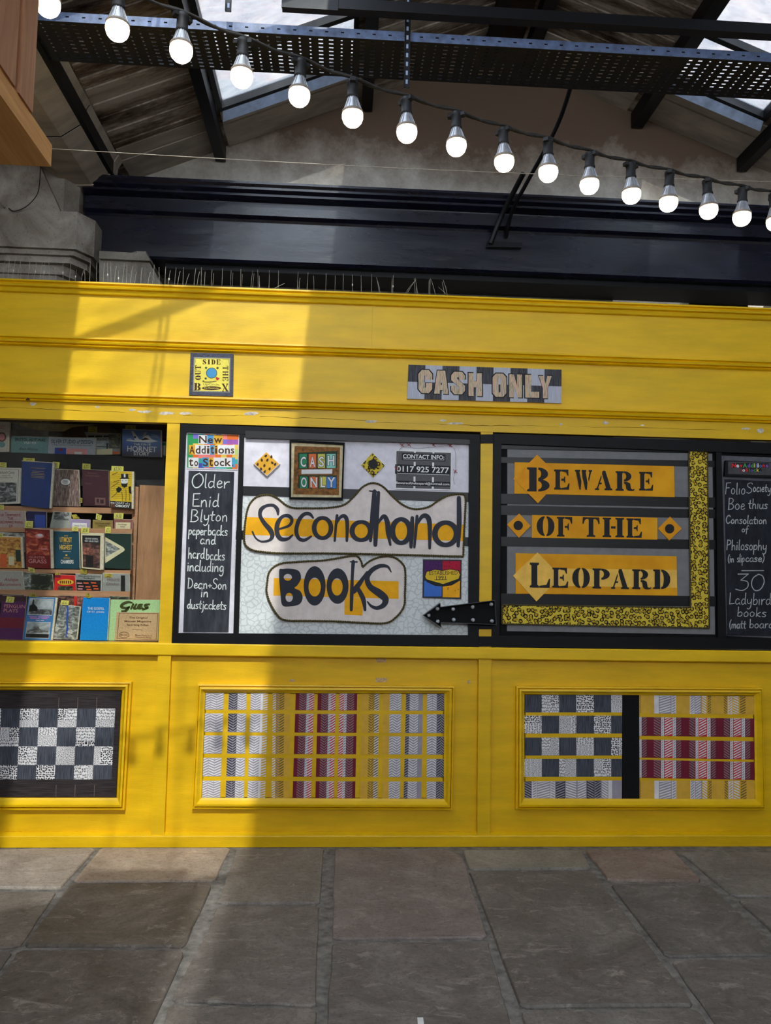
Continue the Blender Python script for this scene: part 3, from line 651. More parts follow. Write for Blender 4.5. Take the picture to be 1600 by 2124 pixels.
# one-line handwriting: strokes in a box, baseline 0, small letters to .5, tall letters to 1
HAND = {
 'a': (.42, [[(.36, .42), (.2, .5), (.06, .34), (.06, .1), (.2, 0), (.34, .16), (.37, .46)], [(.37, .46), (.36, .1), (.42, 0)]]), 'b': (.4, [[(.06, 1), (.06, .02)], [(.06, .3), (.22, .48), (.36, .34), (.34, .1), (.2, 0), (.06, .06)]]),
 'c': (.36, [[(.34, .42), (.2, .5), (.06, .3), (.08, .08), (.22, 0), (.36, .08)]]), 'd': (.42, [[(.34, .4), (.18, .48), (.05, .28), (.08, .05), (.22, .02), (.35, .2)], [(.36, 1), (.35, .2), (.42, .02)]]),
 'e': (.38, [[(.06, .24), (.28, .28), (.33, .4), (.2, .5), (.06, .3), (.09, .06), (.24, 0), (.37, .1)]]), 'f': (.36, [[(.36, .94), (.24, 1), (.16, .8), (.14, 0), (.1, -.3)], [(.02, .45), (.32, .5)]]),
 'g': (.42, [[(.36, .42), (.2, .5), (.06, .3), (.12, .04), (.3, .1), (.37, .46)], [(.37, .46), (.36, -.2), (.2, -.4), (.04, -.3)]]), 'h': (.42, [[(.06, 1), (.06, 0)], [(.06, .28), (.2, .48), (.32, .4), (.34, .2), (.36, 0)]]),
 'i': (.16, [[(.08, .48), (.08, 0)], [(.08, .7), (.085, .74)]]), 'ı': (.16, [[(.08, .48), (.08, 0)]]), 'j': (.2, [[(.14, .48), (.12, -.2), (.0, -.38)], [(.14, .7), (.145, .74)]]), 'k': (.4, [[(.06, 1), (.06, 0)], [(.34, .46), (.1, .22), (.36, 0)]]),
 'l': (.16, [[(.08, 1), (.07, .1), (.13, 0)]]), 'm': (.6, [[(.05, .46), (.06, 0)], [(.06, .28), (.18, .48), (.28, .36), (.3, 0)], [(.3, .28), (.42, .48), (.52, .36), (.56, 0)]]), 'n': (.42, [[(.05, .46), (.06, 0)], [(.06, .26), (.2, .48), (.32, .4), (.36, 0)]]),
 'o': (.4, [[(.2, .5), (.06, .32), (.08, .08), (.2, 0), (.34, .12), (.34, .36), (.2, .5)]]), 'p': (.4, [[(.06, .48), (.04, -.42)], [(.06, .3), (.22, .5), (.36, .34), (.3, .08), (.06, .06)]]), 'r': (.32, [[(.05, .46), (.06, 0)], [(.06, .24), (.16, .44), (.31, .46)]]),
 's': (.34, [[(.32, .44), (.16, .5), (.06, .38), (.28, .18), (.22, .02), (.03, .04)]]), 't': (.3, [[(.16, .84), (.12, .12), (.26, .02)], [(.0, .52), (.3, .54)]]), 'u': (.42, [[(.05, .46), (.06, .1), (.18, 0), (.34, .14)], [(.36, .46), (.35, .08), (.42, 0)]]),
 'y': (.42, [[(.05, .46), (.08, .14), (.22, .06), (.35, .2)], [(.37, .46), (.34, -.2), (.18, -.42), (.05, -.34)]]),
 'A': (.5, [[(.0, 0), (.24, 1), (.46, 0)], [(.08, .34), (.4, .34)]]), 'B': (.5, [[(.06, 1), (.06, 0)], [(.06, .98), (.3, .96), (.4, .76), (.26, .54), (.08, .5)], [(.08, .5), (.36, .46), (.46, .22), (.3, .02), (.04, 0)]]), 'C': (.5, [[(.46, .8), (.34, .98), (.12, .84), (.04, .4), (.16, .05), (.34, .02), (.48, .16)]]),
 'D': (.55, [[(.08, 1), (.06, 0)], [(.02, .98), (.34, .9), (.5, .5), (.36, .1), (.04, .0)]]), 'E': (.46, [[(.44, .98), (.06, .98)], [(.06, .98), (.06, .02)], [(.06, .02), (.46, .03)], [(.06, .52), (.36, .54)]]), 'F': (.44, [[(.44, .98), (.06, .96)], [(.06, .98), (.04, 0)], [(.06, .52), (.34, .54)]]),
 'L': (.44, [[(.08, 1), (.05, .02)], [(.05, .02), (.44, .06)]]), 'O': (.62, [[(.36, 1), (.1, .78), (.03, .36), (.18, .03), (.42, .06), (.58, .4), (.54, .8), (.34, 1)]]), 'P': (.46, [[(.08, 1), (.04, 0)], [(.08, .98), (.36, .92), (.42, .72), (.28, .52), (.08, .48)]]), 'S': (.46, [[(.46, .88), (.32, 1), (.1, .88), (.12, .62), (.36, .44), (.42, .18), (.22, 0), (.02, .08)]]),
 '3': (.5, [[(.06, .98), (.44, .98)], [(.44, .98), (.2, .62)], [(.2, .62), (.44, .54), (.48, .22), (.28, 0), (.02, .08)]]), '0': (.52, [[(.28, 1), (.08, .76), (.04, .34), (.2, .02), (.4, .1), (.5, .5), (.42, .88), (.26, 1)]]), '+': (.34, [[(.17, .46), (.17, .12)], [(.02, .28), (.32, .3)]]),
 '(': (.2, [[(.18, 1.0), (.05, .6), (.05, .2), (.18, -.16)]]), ')': (.2, [[(.02, 1.0), (.15, .6), (.15, .2), (.02, -.16)]]), '-': (.8, [[(0, .3), (.8, .34)]]), ' ': (.28, []), '£': (.5, [[(.44, .84), (.3, .98), (.16, .8), (.18, .2), (.04, .02)], [(.04, .02), (.46, .04)], [(.06, .46), (.36, .48)]]),
 '4': (.46, [[(.3, 1), (.04, .36), (.44, .38)], [(.34, .7), (.32, 0)]]), '1': (.2, [[(.02, .8), (.12, 1), (.12, 0)]]), '2': (.46, [[(.06, .8), (.22, 1), (.4, .8), (.06, .02)], [(.06, .02), (.44, .04)]]), '5': (.46, [[(.42, .98), (.12, .96), (.1, .58), (.34, .56), (.4, .2), (.2, 0), (.04, .08)]]), '6': (.44, [[(.36, .98), (.12, .6), (.06, .2), (.2, 0), (.38, .16), (.3, .42), (.08, .3)]]), '7': (.44, [[(.04, .98), (.42, .98), (.14, 0)]]), '.': (.14, [[(.06, .04), (.065, 0)]]), '8': (.44, [[(.2, .5), (.06, .74), (.22, 1), (.38, .76), (.08, .26), (.22, 0), (.4, .24), (.2, .5)]]),
}
def put_hand(mb, s, x0, base, x1, size, Y, hw=1.3, slope=0.0, shear=.06, mi=0, jig=.02, seed=1):
    r = random.Random(seed+len(s)); tot = sum(HAND[c][0]+.07 for c in s)-.07; k = (x1-x0)/tot; cx = x0
    for c in s:
        wd, sts = HAND[c]; dy = r.uniform(-jig, jig)*size
        for st in sts:
            px = [(cx+(x+shear*y+r.uniform(-.012, .012))*k, base+slope*(cx-x0)+dy-(y+r.uniform(-.012, .012))*size) for x, y in st]
            stroke(mb, px, hw*r.uniform(.85, 1.15) if len(px) > 2 else [hw*r.uniform(.8, 1.2) for _ in px], Y, mi, 4)
        cx += (wd+.07)*k

def conv(sc, ox, oy): return lambda *pts: [(ox+x/sc, oy+y/sc) for x, y in pts]
C5 = conv(2.857, 500, 860); C4 = conv(2.6667, 1000, 880); CC = conv(4.381, 340, 860)
def plate(px, Y, th, mi=0, mb=None): return (mb or MB()).prism(pq(px, Y), (0, th, 0), mi)
def flatpoly(mb, px, Y, mi=0): return mb.poly(pq(px, Y), mi)

# ================================================================== middle bay: framed sign board
CLAMP = [-.9215, .8125]
def clamped(mb):
    for v in mb.v: v.x = min(max(v.x, CLAMP[0]), CLAMP[1]); v.z = min(max(v.z, 1.0990), 2.3435)
    return mb
def cplate(px, Y, th): return clamped(plate(px, Y, th))
def bar(parent, px, Y0, Y1, m='black_gloss', name='frame_bar'): return obj(name, clamped(plate(px, Y0, Y1-Y0)), m, parent)
b0 = P(680, 1340, .02)
board = thing('sign_board', 'large black framed board in the middle bay, white and leaf-papered, behind the cloud-shaped signs', 'sign board', (b0.x, .02, 1.10))
bar(board, [(374, 879), (996, 901), (996, 921), (376, 895)], -.006, .05); bar(board, [(358, 1313), (994, 1318), (994, 1341), (357, 1336)], -.006, .05)
bar(board, [(374, 890), (386, 890), (369, 1320), (359, 1320)], -.0055, .05); bar(board, [(974, 915), (996, 915), (993, 1325), (972, 1325)], -.0055, .05)
bar(board, [(497, 892), (507, 892), (495, 1318), (484, 1318)], -.004, .05, name='divider_bar')
bar(board, [(509, 893), (975, 912), (975, 921), (509, 908)], -.010, -.0055, 'black_tape', 'tape')
obj('upper_panel', cplate([(500, 896), (985, 912), (985, 1040), (495, 1030)], .014, .02), 'sign_white', board)
obj('wallpaper_panel', cplate([(490, 1030.5), (985, 1040.5), (985, 1325), (484, 1320)], .014, .02), 'leaf_wallpaper', board)
obj('tape_strip', plate([(500, 1008), (985, 1022), (985, 1042), (498, 1028)], .0125, .0012), 'black_tape', board)
obj('tape_strip', plate([(490, 1100), (560, 1102), (560, 1121), (489, 1119)], .0125, .0012), 'black_tape', board); obj('tape_strip', plate([(940, 1113), (985, 1115), (985, 1134), (940, 1132)], .0125, .0012), 'black_tape', board)
obj('side_backing', cplate([(376, 888), (500, 892), (490, 1320), (362, 1320)], .014, .02), 'sign_white', board)

ck = one('chalkboard', plate([(391.5, 976), (486, 979), (474, 1311), (380, 1311)], .009, .004), 'chalkboard', 'narrow chalkboard at the left of the middle bay, listing older paperbacks and hardbacks', 'chalkboard')
mb = MB(); Yc = .0084
for i, (s, x0, x1, bs, size) in enumerate((('O', 397, 422, 1012, 30), ('lder', 423, 475, 1011, 28), ('Enid', 398, 454, 1050, 27), ('Bl', 394, 420, 1082, 25), ('yton', 422, 472, 1080, 24), ('paper', 391, 428, 1109, 20), ('backs', 431, 472, 1110, 21), ('and', 415, 447, 1128, 20), ('hard', 390, 424, 1158, 22), ('backs', 427, 466, 1161, 22), ('including', 388, 464, 1184, 22), ('Dean+Son', 389, 470, 1220, 21), ('in', 416, 432, 1238, 20), ('dustjackets', 388, 469, 1262, 19))):
    put_hand(mb, s, x0, bs, x1, size, Yc, 1.0, .03, seed=i)
obj('chalk_writing', mb, 'chalk', ck)

# patchwork card "New Additions to Stock."
card = one('card_sign', plate([(388.5, 897), (495.5, 901), (493, 975), (387, 972)], .010, .003), 'sign_white', 'multicoloured patchwork paper sign above the narrow chalkboard', 'sign')
cols = [(44, 150, 84), (228, 110, 40), (238, 130, 120), (120, 110, 200), (60, 170, 160), (190, 210, 110), (232, 200, 90), (70, 80, 170), (160, 90, 170)]
cm = [plainm('patch_colour_%d' % i, c) for i, c in enumerate(cols)]; mb = MB(); rp = random.Random(4); Q = [(389, 899), (495, 902), (493, 973), (388, 970)]
for r in range(7):
    for c in range(9):
        u0, u1, v0, v1 = c/9, (c+1)/9, r/7, (r+1)/7
        ci = 0 if c == 0 else (rp.choice([1, 2, 6, 1]) if r in (2, 4) else rp.choice(range(9)))
        mb.poly([P(*bil(Q, u, v), .0095) for u, v in ((u0, v0), (u1, v0), (u1, v1), (u0, v1))], ci)
obj('patches', mb, cm, card)
mb = MB()
for wi, (wrd, xs, y0, y1) in enumerate((('New', [412, 430, 443, 462], 904, 919), ('Additions', [392, 405, 417, 428, 436, 445, 452, 466, 478, 487], 925, 941), ('toStock.', [391, 402, 420, 433, 443, 455, 466, 481, 488], 951, 967))):
    for i, ch in enumerate(wrd):
        a, b = xs[i], xs[i+1]
        if wrd[0] == 't' and i == 1: a, b = 402, 412
        mb.poly([P(x, y, .0090) for x, y in box4(a, y0-2, b, y1+2)], [1, 2, 1, 3, 1][(i*3+wi) % 5])
        top = y0 if (ch.isupper() or ch in 'ditk') else y0+5
        if ch == '.': top = y1-3.5; b = a+4
        put_text(mb, ch, box4(a+1, top, b-1, y1), .0087, 0, .02)
obj('letters', mb, ['ink_brown', 'print_white', 'pale_marigold', 'sky_blue'], card)

# ------------------------------------------------------------------ cloud shaped signs with rope edging
def rope(px, Y, parent, closed=True, r=.0036, name='rope_border'):
    pts = [P(x, y, Y) for x, y in px]
    if closed: pts = pts+[pts[0]]
    seg = [0]
    for a, b in zip(pts, pts[1:]): seg.append(seg[-1]+(b-a).length)
    n = int(seg[-1]/.0034); mb = MB(); ln = []; j = 0
    for i in range(n+1):
        d = seg[-1]*i/n
        while j < len(seg)-2 and seg[j+1] < d: j += 1
        t = (d-seg[j])/max(seg[j+1]-seg[j], 1e-9); q = pts[j].lerp(pts[j+1], t); tg = (pts[j+1]-pts[j]).normalized(); ln.append((q, Vector((-tg.z, 0, tg.x)), d))
    for ph in (0, math.pi):
        mb.tube([q+nn*(r*math.cos(d/.0042+ph))+Vector((0, r*math.sin(d/.0042+ph), 0)) for q, nn, d in ln], r*.95, 5)
    return obj(name, mb, 'olive_rope', parent)
def smooth(pts, corners=()):
    """closed smooth outline that stays sharp at the listed corners"""
    if not corners: return catmull(pts, 5, True)
    cs = sorted(corners); out = []
    for a, b in zip(cs, cs[1:]+[cs[0]+len(pts)]): out += catmull([pts[i % len(pts)] for i in range(a, b+1)], 5)[:-1]
    return out
YB = .006
o1 = smooth(C5((20,750),(25,640),(45,545),(90,490),(160,475),(215,495),(290,548),(400,555),(520,552),(610,535),(670,485),(720,430),(780,405),(840,425),(900,485),(960,535),(1030,560),(1110,548),(1170,510),(1230,480),(1300,472),(1330,490),(1328,600),(1322,720),(1318,840),(1200,838),(1000,832),(700,825),(500,822),(250,822),(100,810),(45,790)), (24,))
s1 = one('cloud_sign', plate(o1, YB, .006), 'cream_card', 'big rope-edged cream sign with a long wavy top, lettered Secondhand', 'sign', 'rope-edged cloud signs'); rope(o1, YB-.002, s1)
mb = MB(); flatpoly(mb, C5((35,607),(1320,652),(1318,750),(22,712)), YB-.0004); obj('yellow_band', mb, 'sun_yellow', s1)
def brush(mb, strokes, Y):
    for k, (pts, hw) in enumerate(strokes): stroke(mb, C5(*pts), [h/2.857 for h in hw], Y-k*.00012, 0, 6)
def ring(cx, cy, rx, ry, h0, h1, tilt=0, n=26):
    pts = [(cx+rx*math.cos(rad(a))+tilt*math.sin(rad(a)), cy-ry*math.sin(rad(a))) for a in [i*360/n for i in range(n+1)]]
    return pts, [h0+(h1-h0)*abs(math.cos(rad(i*360/n))) for i in range(n+1)]
mb = MB(); brush(mb, [
 ([(220,592),(216,562),(192,538),(152,540),(120,562),(114,600),(140,645),(172,682),(186,718),(168,745),(122,752),(88,732),(68,694)], [6,11,9,9,12,11,13,15,13,8,6,5,5]),
 ([(224,679),(285,658),(302,625),(282,600),(244,606),(216,650),(216,708),(240,738),(278,736),(306,714)], [6,8,10,11,10,14,14,13,9,5]),
 ([(428,612),(406,588),(372,592),(342,630),(328,688),(342,732),(376,744),(416,722)], [6,10,11,12,12,11,10,6]), ring(484,672,50,60,11,14),
 ([(570,598),(562,670),(556,748)], [9,8,7]), ([(563,655),(588,610),(615,602),(630,640),(628,748)], [5,9,12,12,8]), ring(713,690,54,54,11,15),
 ([(792,455),(780,600),(768,748)], [13,14,9]), ([(762,452),(806,458)], [4,5]),
 ([(816,462),(803,620),(797,772)], [10,15,12]), ([(808,650),(846,602),(868,638),(872,700),(886,772)], [6,12,15,13,7]), ring(950,690,52,70,12,17), ([(1016,612),(1012,700),(1008,784)], [11,14,10]),
 ([(1044,602),(1036,700),(1028,786)], [9,9,7]), ([(1038,660),(1074,604),(1106,606),(1119,655),(1119,792)], [6,12,15,14,8]), ring(1214,706,64,66,13,17), ([(1292,494),(1294,640),(1288,778)], [13,15,10])], YB-.0012)
obj('lettering', mb, 'letter_slate', s1)
o2 = smooth(C5((155,1000),(170,930),(230,885),(350,872),(480,865),(580,850),(650,838),(690,840),(712,868),(721,905),(760,870),(820,845),(880,840),(930,858),(968,900),(975,960),(972,1060),(968,1130),(930,1190),(860,1235),(720,1233),(550,1225),(400,1222),(260,1218),(210,1180),(170,1110),(152,1050)), (9,))
s2 = one('cloud_sign', plate(o2, YB, .006), 'cream_card', 'smaller rope-edged cream sign with a notched top, lettered Books', 'sign', 'rope-edged cloud signs'); rope(o2, YB-.002, s2)
mb = MB(); flatpoly(mb, C5((195,968),(935,988),(935,1092),(192,1072)), YB-.0004); flatpoly(mb, C5((615,1084),(724,1088),(720,1191),(613,1186)), YB-.0006); obj('yellow_band', mb, 'sun_yellow', s2)
mb = MB()
put_holed(mb, [catmull(C5((226,928),(250,914),(308,914),(346,930),(356,972),(334,1012),(318,1028),(352,1046),(366,1086),(346,1124),(292,1136),(246,1130),(234,1060)), 4, True), ell(*C5((278, 964))[0], 8.5, 7), ell(*C5((286, 1083))[0], 7.5, 9.5)], YB-.0012)
put_holed(mb, [ell(*C5((437, 1015))[0], 22.8, 41), ell(*C5((437, 1022))[0], 12.8, 19.5)], YB-.0013); put_holed(mb, [ell(*C5((573, 1016))[0], 22.8, 37), ell(*C5((570, 1021))[0], 11.6, 18)], YB-.0014)
brush(mb, [([(666,872),(660,960),(657,1060),(654,1158)], [11,9,11,9]), ([(648,872),(688,873)], [4,5]), ([(748,932),(704,1000),(668,1046)], [6,14,17]), ([(690,1025),(724,1090),(736,1158)], [12,14,8]),
 ([(890,932),(868,900),(820,898),(772,926),(748,970),(766,1020),(820,1058),(856,1092),(846,1128),(808,1146),(772,1134),(750,1108)], [4,8,12,14,15,17,22,20,15,11,8,4])], YB-.0016)
obj('lettering', mb, 'letter_slate', s2)

# ------------------------------------------------------------------ small plaques on the board
d = CC((932,333),(1055,448),(938,560),(815,446)); t1 = one('diamond_tile', plate(d, -.004, .0165), 'cream_card', 'thick yellow diamond tile with dark seed-shaped spots', 'tile', 'diamond tiles on the middle board')
mb = MB(); flatpoly(mb, CC((932,342),(1046,448),(938,551),(824,446)), -.0046, 0)
for x, y in ((928,375),(890,412),(942,412),(978,382),(853,450),(915,462),(985,437),(1013,450),(962,492),(918,517),(884,493)):
    a = rp.uniform(40, 130); q = [(x+15*math.cos(rad(a))*t-10*math.sin(rad(a))*s, y-15*math.sin(rad(a))*t-10*math.cos(rad(a))*s) for t, s in ((1.1, 0), (.2, 1), (-.7, 1), (-1.1, 0), (-.7, -1), (.2, -1))]; flatpoly(mb, CC(*q), -.0052, 1)
obj('painted_face', mb, ['pale_marigold', 'ink_brown'], t1)
C7 = conv(4.21, 580, 900)
d = C7((812,165),(918,275),(820,378),(715,272)); t2 = one('diamond_tile', plate(d, .007, .005), 'leopard_print', 'leopard print diamond with a black disc, hung over the peak of the wavy sign', 'tile', 'diamond tiles on the middle board')
mb = MB(); flatpoly(mb, ell(*C7((818, 264))[0], 9.8, 9.8), .0064); obj('disc', mb, 'ink_black', t2)
# framed CASH ONLY picture
pic = thing('framed_sign', 'small black framed sign with multicoloured cash only letters on bark brown', 'sign', P(657, 1034, 0)); fo = C7((88,55),(570,75),(553,578),(85,565)); fi = C7((104,72),(556,96),(540,555),(100,552)); fm = C7((132,106),(530,118),(518,536),(118,528))
def frame4(outer, inner, Y, th):
    mb = MB()
    for i in range(4): j = (i+1) % 4; mb.prism(pq([outer[i], outer[j], inner[j], inner[i]], Y), (0, th, 0))
    return mb
obj('frame', frame4(fo, fi, -.012, .024), 'black_matt', pic); obj('mount', plate(fi, -.004, .004), 'card_edge', pic); mb = MB(); flatpoly(mb, fm, -.0046); obj('panel', mb, 'bark_board', pic)
mb = MB(); pc = [plainm('cash_green', (40, 140, 96)), plainm('cash_orange', (226, 112, 60)), plainm('cash_lime', (206, 200, 90)), plainm('cash_aqua', (140, 206, 190)), 'print_white', plainm('cash_blue', (70, 130, 200)), 'ink_black', plainm('cash_dark', (38, 60, 40))]
flatpoly(mb, C7((160,165),(505,150),(500,300),(165,305)), -.0050, 7); flatpoly(mb, C7((165,360),(500,362),(498,482),(160,475)), -.0050, 7)
for i, (ch, x0, x1) in enumerate((('C', 175, 240), ('A', 256, 320), ('S', 335, 398), ('H', 412, 490))): flatpoly(mb, C7((x0,176),(x1,174),(x1,298),(x0,298)), -.0054, [0, 1, 2, 3][i]); put_text(mb, ch, C7((x0+5,196),(x1-5,196),(x1-5,292),(x0+5,292)) if i < 3 else C7((x0+4,186),(x1-6,186),(x1-6,280),(x0+4,280)), -.0058, 6, .055); put_text(mb, ch, C7((x0+9,200),(x1-9,200),(x1-9,288),(x0+9,288)) if i < 3 else C7((x0+8,190),(x1-10,190),(x1-10,276),(x0+8,276)), -.0062, 4, .02)
for i, (ch, x0, x1) in enumerate((('O', 180, 246), ('N', 262, 336), ('L', 352, 408), ('Y', 412, 494))): flatpoly(mb, C7((x0,372),(x1,374),(x1,475),(x0,472)), -.0054, [0, 1, 2, 5][i]); put_text(mb, ch, C7((x0+4,374),(x1-4,374),(x1-4,472),(x0+4,472)), -.0058, 6, .055); put_text(mb, ch, C7((x0+8,379),(x1-8,379),(x1-8,467),(x0+8,467)), -.0062, 4, .02)
flatpoly(mb, C7((193,312),(462,308),(460,348),(192,350)), -.0056, 4); obj('letters', mb, pc, pic)
# contact sheet wired on
sh = one('contact_sheet', plate(C7((1012,128),(1508,145),(1503,495),(1008,482)), .009, .004), 'print_white', 'black and white contact details sheet wired to the top right of the board', 'notice')
streaky('printed_weave', (40, 40, 44), (128, 126, 130), (40, 1, 40), .6, 9); Qs = C7((1022,150),(1498,166),(1493,484),(1018,470))
mb = MB()
def qv(v0, v1, u0=0, u1=1, Y=.0085, mi=0): mb.poly([P(*bil(Qs, u, v), Y) for u, v in ((u0, v0), (u1, v0), (u1, v1), (u0, v1))], mi)
qv(0, 1, mi=2); qv(.36, .62, -.02, 1, .0082, 1); qv(.80, .93, 0, 1, .0082, 1); qv(.05, .24, .1, .9, .0082, 1)
for v0, v1 in ((.28, .39), (.68, .82), (.94, 1.0), (-.03, .03)):
    for u in (.32, .66): qv(v0, v1, u, u+.035, .0079, 0)
def qt(s, u0, u1, v0, v1, b=.02, sp=1): put_text(mb, s, [bil(Qs, u, v) for u, v in ((u0, v0), (u1, v0), (u1, v1), (u0, v1))], .0078, 0, b, 0, sp)
qt('CONTACT INFO:', .12, .88, .075, .19, .025); qt('0117 925 7277', .01, .97, .40, .56, .02); qt('Bewareoftheleopard@hotmail.com', .0, .98, .825, .915, .015)
qv(.205, .213, .12, .88, .0078, 0); qv(.60, .612, .02, .98, .0078, 0); obj('printing', mb, ['print_white', 'ink_black', 'printed_weave'], sh)
mb = MB(); mb.tube([P(x, y, .004) for x, y in catmull(C7((1035,380),(1025,300),(1035,200),(1070,115),(1200,125),(1350,115),(1500,105),(1540,180),(1535,330),(1520,390),(1530,440)), 6)], .0011, 6)
for x, y in ((1070, 98), (1130, 95), (1345, 95), (1490, 100), (1020, 300), (1535, 325)):
    mb.tube([P(a, b, .003) for a, b in C7((x-18, y-14), (x+4, y+2), (x+18, y+16))], .0016, 6, 1); mb.tube([P(a, b, .002) for a, b in C7((x+14, y-12), (x-8, y+10))], .0016, 6, 1)
obj('wire_tie', mb, ['steel_wire', 'red_wire'], sh)
# established plaque
pl = one('plaque', plate(C5((1080,857),(1309,860),(1306,1092),(1077,1086)), .006, .008), 'letter_slate', 'small square plaque of four coloured quarters with a yellow open book shape', 'sign')
mb = MB(); pcs = [plainm('quarter_plum', (74, 28, 92)), plainm('quarter_red', (176, 16, 52)), plainm('quarter_blue', (62, 112, 200)), plainm('quarter_gold', (244, 172, 16)), plainm('book_yellow', (222, 186, 40)), 'ink_black']
for i, q in enumerate((((1087,866),(1190,867),(1190,945),(1087,945)), ((1196,867),(1301,868),(1300,945),(1196,945)), ((1086,985),(1190,990),(1190,1078),(1085,1078)), ((1196,990),(1299,985),(1297,1084),(1196,1082)))): flatpoly(mb, C5(*q), .0055, i)
flatpoly(mb, C5((1088,962),(1098,928),(1150,916),(1195,922),(1240,914),(1292,922),(1304,950),(1296,985),(1250,1012),(1200,1018),(1150,1015),(1102,992)), .0051, 5); flatpoly(mb, C5((1093,960),(1102,932),(1150,920),(1195,926),(1240,918),(1288,926),(1298,948),(1290,972),(1245,988),(1198,1004),(1150,990),(1100,975)), .0047, 4)
put_text(mb, 'ESTABLISHED', C5((1117,926),(1285,926),(1285,948),(1117,950)), .0043, 5); put_text(mb, '1991', C5((1158,955),(1214,955),(1214,976),(1158,978)), .0043, 5); flatpoly(mb, C5((1147,978),(1222,976),(1222,979),(1147,981)), .0043, 5)
for _ in range(26): x, y = rp.choice([(rp.uniform(1092, 1185), rp.uniform(872, 912)), (rp.uniform(1200, 1296), rp.uniform(872, 910)), (rp.uniform(1200, 1292), rp.uniform(1020, 1078))]); flatpoly(mb, C5((x-2, y-3), (x+2, y-3), (x+2, y+3), (x-2, y+3)), .0050, 5)
obj('painted_face', mb, pcs, pl)

# ------------------------------------------------------------------ marquee arrow with little lamps
C8 = conv(8, 860, 1220)
ar = thing('marquee_arrow', 'black metal arrow pointing left with small unlit lamps, fixed across the middle stile', 'arrow sign', P(955, 1297, -.02))
ao = C8((145,455),(430,246),(437,312),(1342,200),(1367,609),(443,572),(446,650)); tray = plate(ao, -.017, .009); obj('back_plate', tray, 'black_matt', ar)
mb = MB(); cxy = (900, 420)
for i in range(7):
    a, b = ao[i], ao[(i+1) % 7]; pa, pb = P(*a, -.048), P(*b, -.048); nx = Vector((pb.z-pa.z, 0, -(pb.x-pa.x))).normalized()*.0022; mb.prism([pa, pb, pb+nx, pa+nx], (0, .040, 0))
obj('rim', mb, flat('worn_rim', (58, 58, 62), .5, .5, .5, 60), ar)
for x, y in ((378,338),(235,450),(385,552),(640,345),(648,522),(962,310),(967,528),(1270,268),(1282,545)):
    mb = MB(); c = P(*C8((x, y))[0], -.0172); mb.lathe(c, [(.007, 0), (.007, .004), (.0112, .006), (.0112, .010), (.0095, .016), (.006, .020), (.0001, .0215)], 14, axis=(0, -1, 0)); obj('lamp', mb, 'lamp_dome', ar)

# ================================================================== right bay: black framed board with yellow stencil boards
b1 = P(1300, 1340, .02); CLAMP[:] = [.8875, 2.6225]
rb = thing('sign_board', 'large black framed board in the right bay, grey cloth crossed by black tape bands', 'sign board', (b1.x, .02, 1.10))
obj('backing', cplate([(1020, 905), (1750, 925), (1750, 1340), (1016, 1340)], .020, .02), 'black_matt', rb)
bar(rb, [(1021, 899), (1760, 923), (1760, 946), (1021, 920)], -.006, .045); bar(rb, [(1016, 1318), (1760, 1326), (1760, 1349), (1016, 1342)], -.006, .045); bar(rb, [(1021, 905), (1041, 905), (1036, 1330), (1016, 1330)], -.0055, .045)
bar(rb, [(1486, 935), (1497, 935), (1508, 1325), (1490, 1325)], -.002, .045, name='divider_bar')
CLAMP[0] = .8135; bar(rb, [(994, 901), (1023, 901), (1023, 919), (994, 919)], -.007, -.0005, 'black_gloss', 'tape'); bar(rb, [(990, 1294), (1021, 1295), (1021, 1305), (990, 1305)], -.004, -.0005, 'black_gloss', 'tape'); bar(rb, [(990, 1320), (1021, 1320), (1021, 1341), (990, 1341)], -.007, -.0005, 'black_gloss', 'tape'); CLAMP[0] = .8875  # middle piece is just a black strip crossing the stile below the arrow
obj('grey_cloth', cplate([(1053, 932), (1478, 941), (1484, 1316), (1052, 1309)], .015, .004), 'grey_cloth', rb)
for q in (((1040,948),(1486,956),(1486,969),(1040,960)), ((1040,1024),(1486,1032),(1486,1053),(1040,1045)), ((1040,1048),(1486,1057),(1486,1075),(1040,1068)), ((1040,1113),(1486,1120),(1486,1140),(1040,1133)), ((1040,1231),(1486,1237),(1486,1258),(1040,1254)), ((1040,922),(1486,930),(1486,939),(1040,931))):
    obj('tape_strip', plate(q, .0135, .001), 'black_tape', rb)

def word_board(name, label, quad, letters, extra=()):
    o = one('word_board', plate(quad, .008, .005), 'ribbed_yellow', label, 'sign', 'yellow stencil word boards'); return o
def letters_on(o, lets, Y):
    mb = MB()
    for ch, x0, y0, x1, y1 in lets: put_stencil(mb, ch, C4((x0, y0), (x1, y0+(x1-x0)*.018), (x1, y1+(x1-x0)*.018), (x0, y1)), Y)
    obj('lettering', mb, 'ink_black', o)
w1 = word_board('a', 'top yellow word board with a diamond behind its first letter, lettered Beware', C4((182,210),(1063,232),(1067,403),(180,383)), '')
obj('diamond', plate(C4((306,168),(438,300),(310,437),(174,302)), .0055, .0024), 'marigold', w1)
letters_on(w1, (('B',250,238,375,371), ('E',400,250,485,360), ('W',515,252,610,361), ('A',626,256,722,363), ('R',740,259,845,367), ('E',870,263,948,366)), .0048)
w2 = word_board('b', 'narrow middle yellow word board, lettered of the', C4((277,502),(971,517),(971,638),(277,628)), '')
letters_on(w2, (('O',303,508,402,618), ('F',415,512,500,621)), .0074); letters_on(w2, (('T',556,514,652,622), ('H',668,516,787,624), ('E',800,520,886,627)), .0074)
w3 = word_board('c', 'lowest and tallest yellow word board, lettered Leopard', C4((187,713),(1077,730),(1082,948),(187,937)), '')
mb = MB(); flatpoly(mb, C4((390,797),(1079,806),(1080,905),(390,893)), .0074); obj('pale_band', mb, plainm('pale_tape', (240, 190, 84)), w3)
